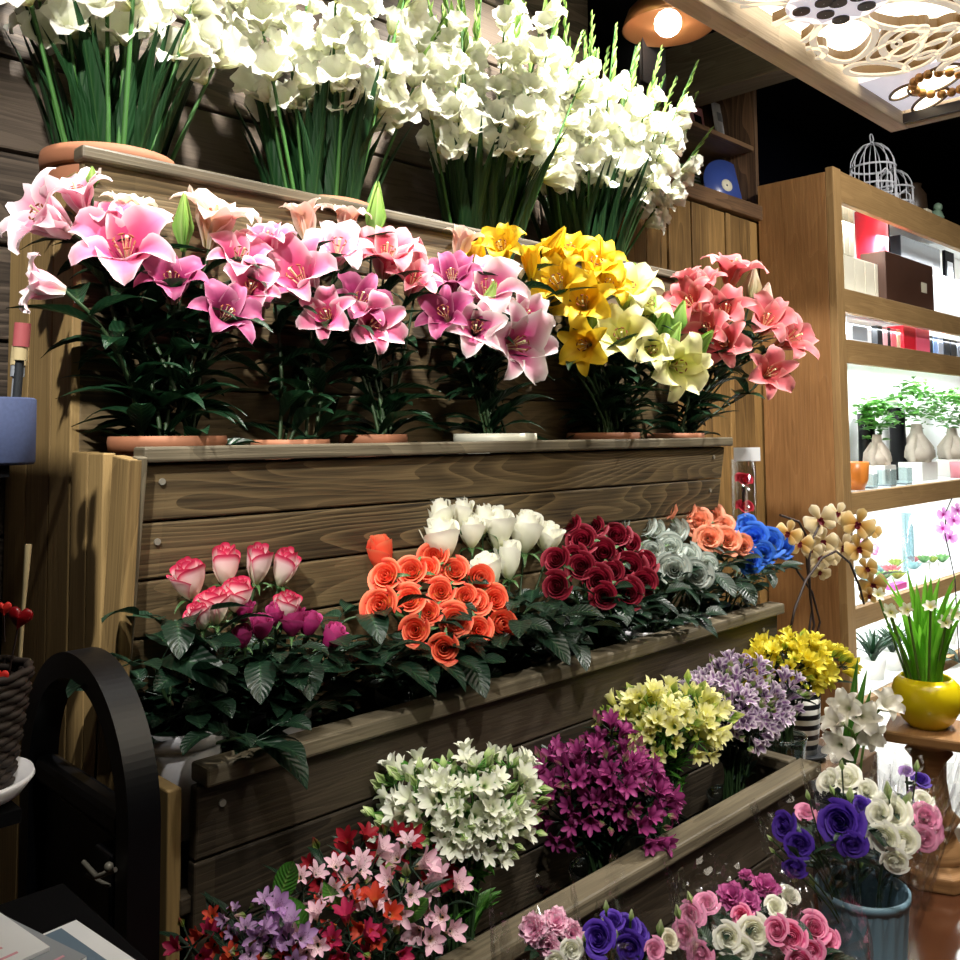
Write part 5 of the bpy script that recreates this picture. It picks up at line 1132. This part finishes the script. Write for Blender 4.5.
# white callas and thick green leaves in a low dark pot
WC0 = Vector((2.93, 1.36, 0)); CW = petalm('white calla', [(0, 'c8d0a0'), (.3, 'eceade'), (1, 'f2f0e8')], jit=.05)
t = thing('dark_pot', 'dark low pot of white lilies beside the pedestal', 'flower pot', (2.78, 1.25, 0))
build('body', MB().lathe([(.001, 0), (.09, 0), (.12, .30), (.115, .30), (.09, .02), (.001, .02)], 32), DKPL, t); build('soil', MB().lathe([(.001, .27), (.11, .27)], 24), BLKM, t)
for x, y, w, f, lab in ((848, 708, 40, (-.4, .4, .8), 'white flower with creamy centre nearest the striped pot'), (862, 716, 40, (.2, .2, .9), 'white flower in front of the thick green leaves'), (884, 706, 38, (.4, .5, .5), 'white flower beside the yellow pot'), (840, 745, 38, (-.2, .2, .9), 'white flower low beside the planter end'), (838, 722, 34, (-.6, .4, .5), 'white flower turned to the planter'), (868, 733, 36, (.3, .1, .9), 'white flower over the bouquet bucket')):
    P = aty(x, y, 1.16); d = face(P, *f); s = w/2/ppm(P); base = Vector((2.78+R(-.04, .04), 1.25+R(-.04, .04), .25)); B = P-d*s*.4
    q = thing('white_lily', lab, 'lily', base, 'white lilies beside the pedestal'); pts = curve(base, B, d); build('stem', MB().tube([p-base for p in pts], .004, 6), STEML, q)
    wpart('bloom', lilies(CW, 0), q, along(B, d, R(0, 6), s))
q = thing('thick_leaf_plant', 'upright pale green strap leaves behind the white lilies', 'plant', (2.80, 1.27, .25), None)
fb = MB()
P0 = q.location
for x, y, wd in ((858, 656, .035), (866, 668, .04), (852, 690, .03), (872, 685, .03)):
    P = aty(x, y, 1.22)-P0; d = P.normalized(); fb.petal(P.length, wd, 1, 3, 'blade', .6, 0, 1, 1, along((0, 0, 0), d, R(-1.6, -.4)), 9, 4)
build('leaves', fb, LFB, q)

# ================================================================== PEDESTAL, YELLOW POT, DAFFODILS
PX = (3.09, 1.105)
t = thing('wooden_pedestal', 'turned oak pedestal with square top carrying the yellow pot', 'pedestal', (*PX, 0))
build('foot', MB().lathe([(.001, 0), (.128, 0), (.128, .045), (.11, .05), (.10, .07), (.001, .07)], 8), WO, t, None, False, None, .006)
build('column', MB().lathe([(.095, .07), (.098, .085), (.075, .115), (.062, .15), (.082, .185), (.06, .21), (.048, .30), (.05, .36), (.07, .385), (.058, .40), (.09, .42), (.10, .43)], 32), WO, t)
build('pedestal_top', MB().box((0, 0, .445), (.235, .235, .035), 0), WO, t, rz(.25), False, None, .008)
YP = plain('yellow glaze', 'e6d016', .25, coat=.4)
t = thing('yellow_pot', 'round glossy yellow pot of daffodils on the oak pedestal', 'flower pot', (*PX, .4635))
build('body', MB().lathe([(.001, 0), (.055, 0), (.075, .02), (.098, .06), (.104, .10), (.095, .135), (.075, .155), (.07, .15), (.085, .12), (.001, .11)], 48), YP, t)
DW = petalm('white daffodil', [(0, 'e8e060'), (.4, 'f4f2d8'), (1, 'f8f8ee')])
for k in range(36):
    a = k*2.4; r = .05*math.sqrt((k+.5)/36); base = Vector((PX[0]+r*math.cos(a), PX[1]+r*math.sin(a), .57))
    if k % 5 == 2:
        q = thing('daffodil', 'white daffodil among the bright green leaves in the yellow pot', 'daffodil', base, 'daffodils in the yellow pot'); d = Vector((math.cos(a)*.3, math.sin(a)*.3, 1)).normalized(); E_ = base+d*R(.24, .32)
        build('stem', MB().tube([(0, 0, 0), (E_-base)*.6, E_-base], .004, 6), STEML, q); f = (EYE-E_).normalized()+Vector((R(-.5, .5), R(-.5, .5), .3)); wpart('bloom', shape('daffodil', DW, lambda: unit(trumpet_mb(6, 1.2, .7, 50, 85, 'lily', .02, .2))), q, along(E_, f, 0, .026))
    else:
        q = thing('strap_leaf', 'bright green strap leaf in the yellow pot', 'leaf', base, 'daffodil leaves in the yellow pot'); mb = MB()
        mb.petal(R(.22, .40), .034, R(0, 8), R(14, 50), 'blade', .5, 0, 1, 1.6, rz(a+R(-.5, .5)), 9, 4); build('leaf_blade', mb, LFY, q)

# ================================================================== WRAPPED BOUQUETS
LM = dict(pur=petalm('violet lisianthus', [(0, '5a4a8a'), (.5, '4a2c98'), (1, '5838a8')], edge='43268c'), whi=RM['whi'], pin=petalm('pink lisianthus', [(0, 'f4e0e0'), (.5, 'f0b8d2'), (1, 'e694ba')]),
          car=petalm('pink carnation', [(0, 'd08cac'), (.6, 'e4a8c4'), (1, 'f0ccdc')]), mgc=petalm('magenta carnation', [(0, '9a3070'), (.6, 'b4488c'), (1, 'c86aa4')]), hot=petalm('hot pink rose', [(0, 'd83a74'), (.6, 'e2669c'), (1, 'f2a0c0')]), cre=petalm('cream rose', [(0, 'e4e0b8'), (1, 'f0e8d4')]), mau=petalm('mauve lisianthus', [(0, '8a6aa8'), (1, 'a888c4')]))
def blm(k):
    if k in ('car', 'mgc'): return shape('carnation', LM[k], carn_mb), .4
    return shape('lisianthus %d' % random.randrange(2), LM[k], lambda: unit(rose_mb(20, .95, 1.1, .25, .03, tight=.1, w0=1.6))), .4
def bouquet(name, label, bottom, rim, Y, rr, blooms, buds=(), lean=(0, 0), group=None, film=True, hh=None):
    base = Vector(bottom); t = thing(name, label, 'bouquet', base, group)
    sb = MB(); st = []
    for (k, px, py, w, f) in blooms:
        P = aty(px, py, Y-(py-rim)/600+R(-.02, .02)); d = face(P, *f); s = w/2/ppm(P); me, hk = blm(k); B = P-d*s*hk
        o = wpart('bloom', me, t, along(B, d, R(0, 6), s)); o['label'] = LM[k].name
        pts = curve(base, B, d); sb.tube([p-base for p in pts], .0032, 5, False); st.append(pts)
    for (px, py, h, a) in buds:
        P = aty(px, py, Y-.02); d = face(P, a, 1, .2); L = h/ppm(P); wpart('bud', shape('lisianthus bud', BUDM['white'], lambda: bud_mb(.2)), t, along(P-d*L*.5, d, R(0, 6), L))
        pts = curve(base, P-d*L*.5, d); sb.tube([p-base for p in pts], .0022, 5, False)
    build('stems', sb, STEM, t)
    fb = MB()
    for pts in st: foliage(fb, pts, .45, .9, 5, .07, .03, 'leaf', 95, 40, base)
    build('leaves', fb, LF, t)
    if film:                                                     # crinkled cellophane cone, open at the top
        tops = [aty(px, py, Y) for (k, px, py, w, f) in blooms]; c = sum(tops, Vector())/len(tops); H = max(p.z for p in tops)-base.z-.03; rr *= .85; ax = Vector((c.x-base.x, c.y-base.y, 0))
        n, m = 18, 40; P = np.zeros((n, m, 3)); U = np.zeros((n, m, 2)); ph = [R(0, 6) for _ in range(4)]
        for i in range(n):
            q = i/(n-1)
            for j in range(m):
                a = 2*PI*j/m; hgt = H*(q**.9)*(1+.09*q*math.sin(5*a+ph[0])+.05*q*math.sin(11*a+ph[1])); r = .035+(rr-.035)*q**.8; r *= 1+.06*math.sin(7*a+ph[2]+q*5)+.05*math.sin(13*a-q*9+ph[3])
                P[i, j] = (ax.x*q+r*math.cos(a), ax.y*q+r*math.sin(a), hgt+.005)
        mb = MB(); mb.grid(P, U, True); build('cellophane', mb, FILM, t)
    return t
def bucket(name, label, x, y, r, h, mat, z=0):
    t = thing(name, label, 'bucket', (x, y, z), 'flower buckets on the floor'); n = 72; P = np.zeros((5, n, 3)); U = np.zeros((5, n, 2))
    for i, (rr, zz, fl_) in enumerate(((r*.8, .0, 0), (r*.8, .012, .5), (r*.9, h*.5, 1), (r*.98, h*.94, 1), (r*1.0, h*.95, 0))):
        for j in range(n):
            a = 2*PI*j/n; q = rr*(1+fl_*.018*(1 if j % 4 < 2 else -1)); P[i, j] = (q*math.cos(a), q*math.sin(a), zz)
    mb = MB(); mb.grid(P, U, True); mb.lathe([(r*.97, h*.95), (.78*r, .014), (.001, .014)], 36); build('body', mb, mat, t)
    build('rim', MB().lathe([(r*.97, h*.94), (r*1.04, h*.94), (r*1.04, h), (r*.98, h), (r*.97, h*.94)], 48), mat, t)
    return t
B0 = aty(862, 886, .98)
bucket('flower_bucket', 'ribbed blue grey plastic bucket of lisianthus near the pedestal', B0.x, .98, .105, B0.z, BLUEP)
bz = .05; nf = (0, .3, 1)
bouquet('wrapped_bouquet', 'violet lisianthus bouquet in cellophane hanging over the planter end', (B0.x-.03, 1.0, bz), 800, 1.08, .13, [('pur', 783, 825, 34, (-.6, .4, .7)), ('pur', 800, 845, 34, (-.1, .1, 1)), ('pur', 795, 868, 30, (-.1, -.3, 1)), ('pin', 805, 812, 24, (-.1, .8, .5)), ('pin', 822, 820, 20, (.2, .5, .7))], [(770, 838, 9, -1), (772, 850, 9, -1), (780, 815, 10, -.6), (808, 795, 12, -.2), (812, 880, 14, -.3)], group='lisianthus bouquets in the blue bucket')
bouquet('wrapped_bouquet', 'bouquet of one large violet and white lisianthus in cellophane', (B0.x, .99, bz), 790, 1.02, .13, [('pur', 840, 822, 52, (-.1, .3, .9)), ('pur', 862, 806, 26, (.3, .6, .6)), ('whi', 846, 778, 36, (-.2, .7, .6)), ('whi', 828, 780, 30, (-.5, .6, .5)), ('whi', 868, 790, 28, (.3, .6, .6)), ('pur', 852, 845, 34, (.1, -.1, 1))], [(850, 795, 18, .1), (832, 790, 12, -.4), (842, 765, 12, 0), (860, 860, 18, .0)], group='lisianthus bouquets in the blue bucket')
bouquet('wrapped_bouquet', 'white lisianthus bouquet with long green buds in cellophane', (B0.x+.03, .97, bz), 800, .95, .13, [('whi', 893, 812, 42, (.1, .4, .9)), ('whi', 884, 838, 40, (-.2, .1, 1)), ('whi', 903, 842, 40, (.2, .0, 1)), ('whi', 878, 812, 30, (-.3, .5, .8)), ('whi', 895, 862, 34, (.1, -.3, 1))], [(898, 805, 22, .1), (888, 790, 20, -.1), (908, 800, 22, .3), (893, 830, 24, .1)], group='lisianthus bouquets in the blue bucket')
bouquet('wrapped_bouquet', 'pink and small violet lisianthus bouquet nearest the pedestal', (B0.x+.05, .96, bz), 790, .93, .13, [('pin', 927, 818, 36, (.5, .4, .8)), ('pin', 924, 840, 34, (.4, .0, 1)), ('pin', 935, 832, 28, (.7, .1, .7)), ('pur', 921, 779, 22, (.2, .8, .5)), ('mau', 906, 771, 18, (-.1, .9, .4)), ('mau', 916, 794, 20, (.2, .7, .6)), ('whi', 924, 800, 24, (.3, .6, .6))], [(917, 766, 14, .1), (933, 800, 10, .5)], group='lisianthus bouquets in the blue bucket')
for i, (px, lab) in enumerate(((560, 'dark bucket of the pale pink carnation bouquet'), (630, 'dark bucket of the violet bouquet'), (735, 'dark bucket of the mixed pink and white bouquet'), (800, 'dark bucket of the hot pink rose bouquet'))):
    P = aty(px, 950, .93); bucket('flower_bucket', lab, P.x, .93+(.02, -.06, .03, -.12)[i], .08, .20, DKPL)
bk = [aty(px, 950, .93) for px in (560, 630, 735, 800)]
def bb(i, dy): return (bk[i].x, .93+(.02, -.06, .03, -.12)[i], .03)
bouquet('wrapped_bouquet', 'pale pink carnation bouquet in crinkled cellophane by the planter rail', bb(0, 0), 920, .97, .12, [('car', 533, 929, 36, (-.5, .5, .8)), ('car', 556, 922, 34, (.1, .7, .6)), ('car', 572, 934, 30, (.3, .4, .8)), ('whi', 572, 951, 30, (.2, .2, 1)), ('car', 548, 946, 30, (-.2, .2, 1)), ('whi', 556, 962, 26, (0, 0, 1))], (), group='wrapped bouquets in front')
bouquet('wrapped_bouquet', 'deep violet lisianthus bouquet with slim green buds', bb(1, 0), 925, .90, .12, [('pur', 598, 938, 42, (-.3, .5, .8)), ('pur', 629, 950, 40, (.0, .1, 1)), ('pur', 628, 927, 34, (.2, .7, .6)), ('pur', 612, 921, 32, (-.1, .9, .4)), ('pur', 640, 934, 28, (.5, .5, .6)), ('pin', 655, 950, 26, (.3, .4, .9)), ('cre', 670, 940, 24, (.4, .6, .7))], [(606, 906, 14, 0), (631, 915, 14, .1), (603, 922, 10, -.2), (660, 928, 20, .1), (616, 935, 12, .1), (584, 938, 10, -.1)], group='wrapped bouquets in front')
bouquet('wrapped_bouquet', 'large mixed bouquet of pink, white and magenta flowers in cellophane', bb(2, 0), 890, .99, .16, [('pin', 690, 916, 36, (-.3, .5, .8)), ('pin', 706, 902, 30, (-.1, .8, .5)), ('pin', 684, 934, 32, (-.4, .2, .9)), ('whi', 728, 938, 36, (-.1, .2, 1)), ('whi', 755, 932, 40, (.1, .3, 1)), ('whi', 742, 950, 34, (0, 0, 1)), ('mgc', 732, 896, 34, (-.1, .8, .6)), ('mgc', 766, 887, 34, (.2, .9, .4)), ('mgc', 748, 902, 30, (.1, .8, .6)), ('hot', 742, 915, 26, (0, .5, .9)), ('whi', 790, 895, 26, (.4, .8, .5)), ('pin', 700, 955, 36, (-.2, 0, 1)), ('mgc', 746, 875, 18, (0, 1, .2)), ('whi', 776, 906, 26, (.2, .6, .7))], [(678, 912, 18, -.2), (690, 898, 16, -.3), (720, 950, 18, 0)], group='wrapped bouquets in front')
bouquet('wrapped_bouquet', 'hot pink rose bouquet in wide cellophane nearest the blue bucket', bb(3, 0), 925, .88, .14, [('hot', 792, 937, 38, (-.1, .3, .9)), ('hot', 815, 928, 36, (.2, .6, .7)), ('hot', 776, 930, 32, (-.4, .5, .7)), ('hot', 811, 952, 34, (.1, .0, 1)), ('hot', 830, 940, 28, (.5, .4, .7)), ('hot', 800, 962, 34, (0, 0, 1))], (), group='wrapped bouquets in front')

# ================================================================== LIGHTS
def spot(loc, aim, W, ang, col=(1, .955, .89), blend=.5, r=.04):
    l = bpy.data.lights.new('spot_light', 'SPOT'); l.energy = W; l.spot_size = rad(ang); l.spot_blend = blend; l.color = col; l.shadow_soft_size = r
    o = bpy.data.objects.new('spot_light', l); COL.objects.link(o); o.location = loc; o.rotation_euler = (Vector(aim)-Vector(loc)).to_track_quat('-Z', 'Y').to_euler()
def area(loc, aim, W, sx, sy, col):
    l = bpy.data.lights.new('area_light', 'AREA'); l.shape = 'RECTANGLE'; l.size = sx; l.size_y = sy; l.energy = W; l.color = col
    o = bpy.data.objects.new('area_light', l); COL.objects.link(o); o.location = loc; o.rotation_euler = (Vector(aim)-Vector(loc)).to_track_quat('-Z', 'Y').to_euler()
spot((1.15, 1.35, 3.35), (1.10, 2.12, 2.25), 270, 72)
spot((2.35, 1.35, 3.35), (2.4, 2.12, 2.25), 290, 78)
spot((-.55, .35, 3.1), (.88, 1.92, 1.68), 290, 37)
spot((.45, .45, 3.3), (1.4, 1.5, .72), 75, 50)
spot((3.95, .5, 3.3), (2.2, 1.5, .9), 270, 55)
spot((3.6, .25, 3.3), (2.85, 1.12, .7), 110, 34)  # added fill to brighten the white lilies by the pedestal
spot((1.95, 1.32, 3.35), (4.3, 2.06, 1.30), 190, 24)  # narrow fill added to lift the cabinet side panel
spot((3.5, -.3, 3.3), (4.9, 1.9, 1.5), 200, 75)  # frontal fill added to brighten the cabinet shelf edges
spot((.2, -.3, 3.2), (1.75, .95, .5), 150, 40)
for za in (2.50, 1.96, 1.715, .975, .43):
    area((5.75, CY0+.10, za), (5.75, CY0+.20, za-.5), 14 if za > 1 else 8, 2.5, .05, (.93, .98, 1))
w = bpy.data.worlds.new('world'); SC.world = w; w.use_nodes = True
w.node_tree.nodes['Background'].inputs[0].default_value = (.008, .009, .012, 1); w.node_tree.nodes['Background'].inputs[1].default_value = 1
vs = SC.view_settings; SC.display_settings.display_device = 'sRGB'; vs.view_transform = 'Standard'; vs.look = 'None'; vs.exposure = .55; vs.gamma = 1
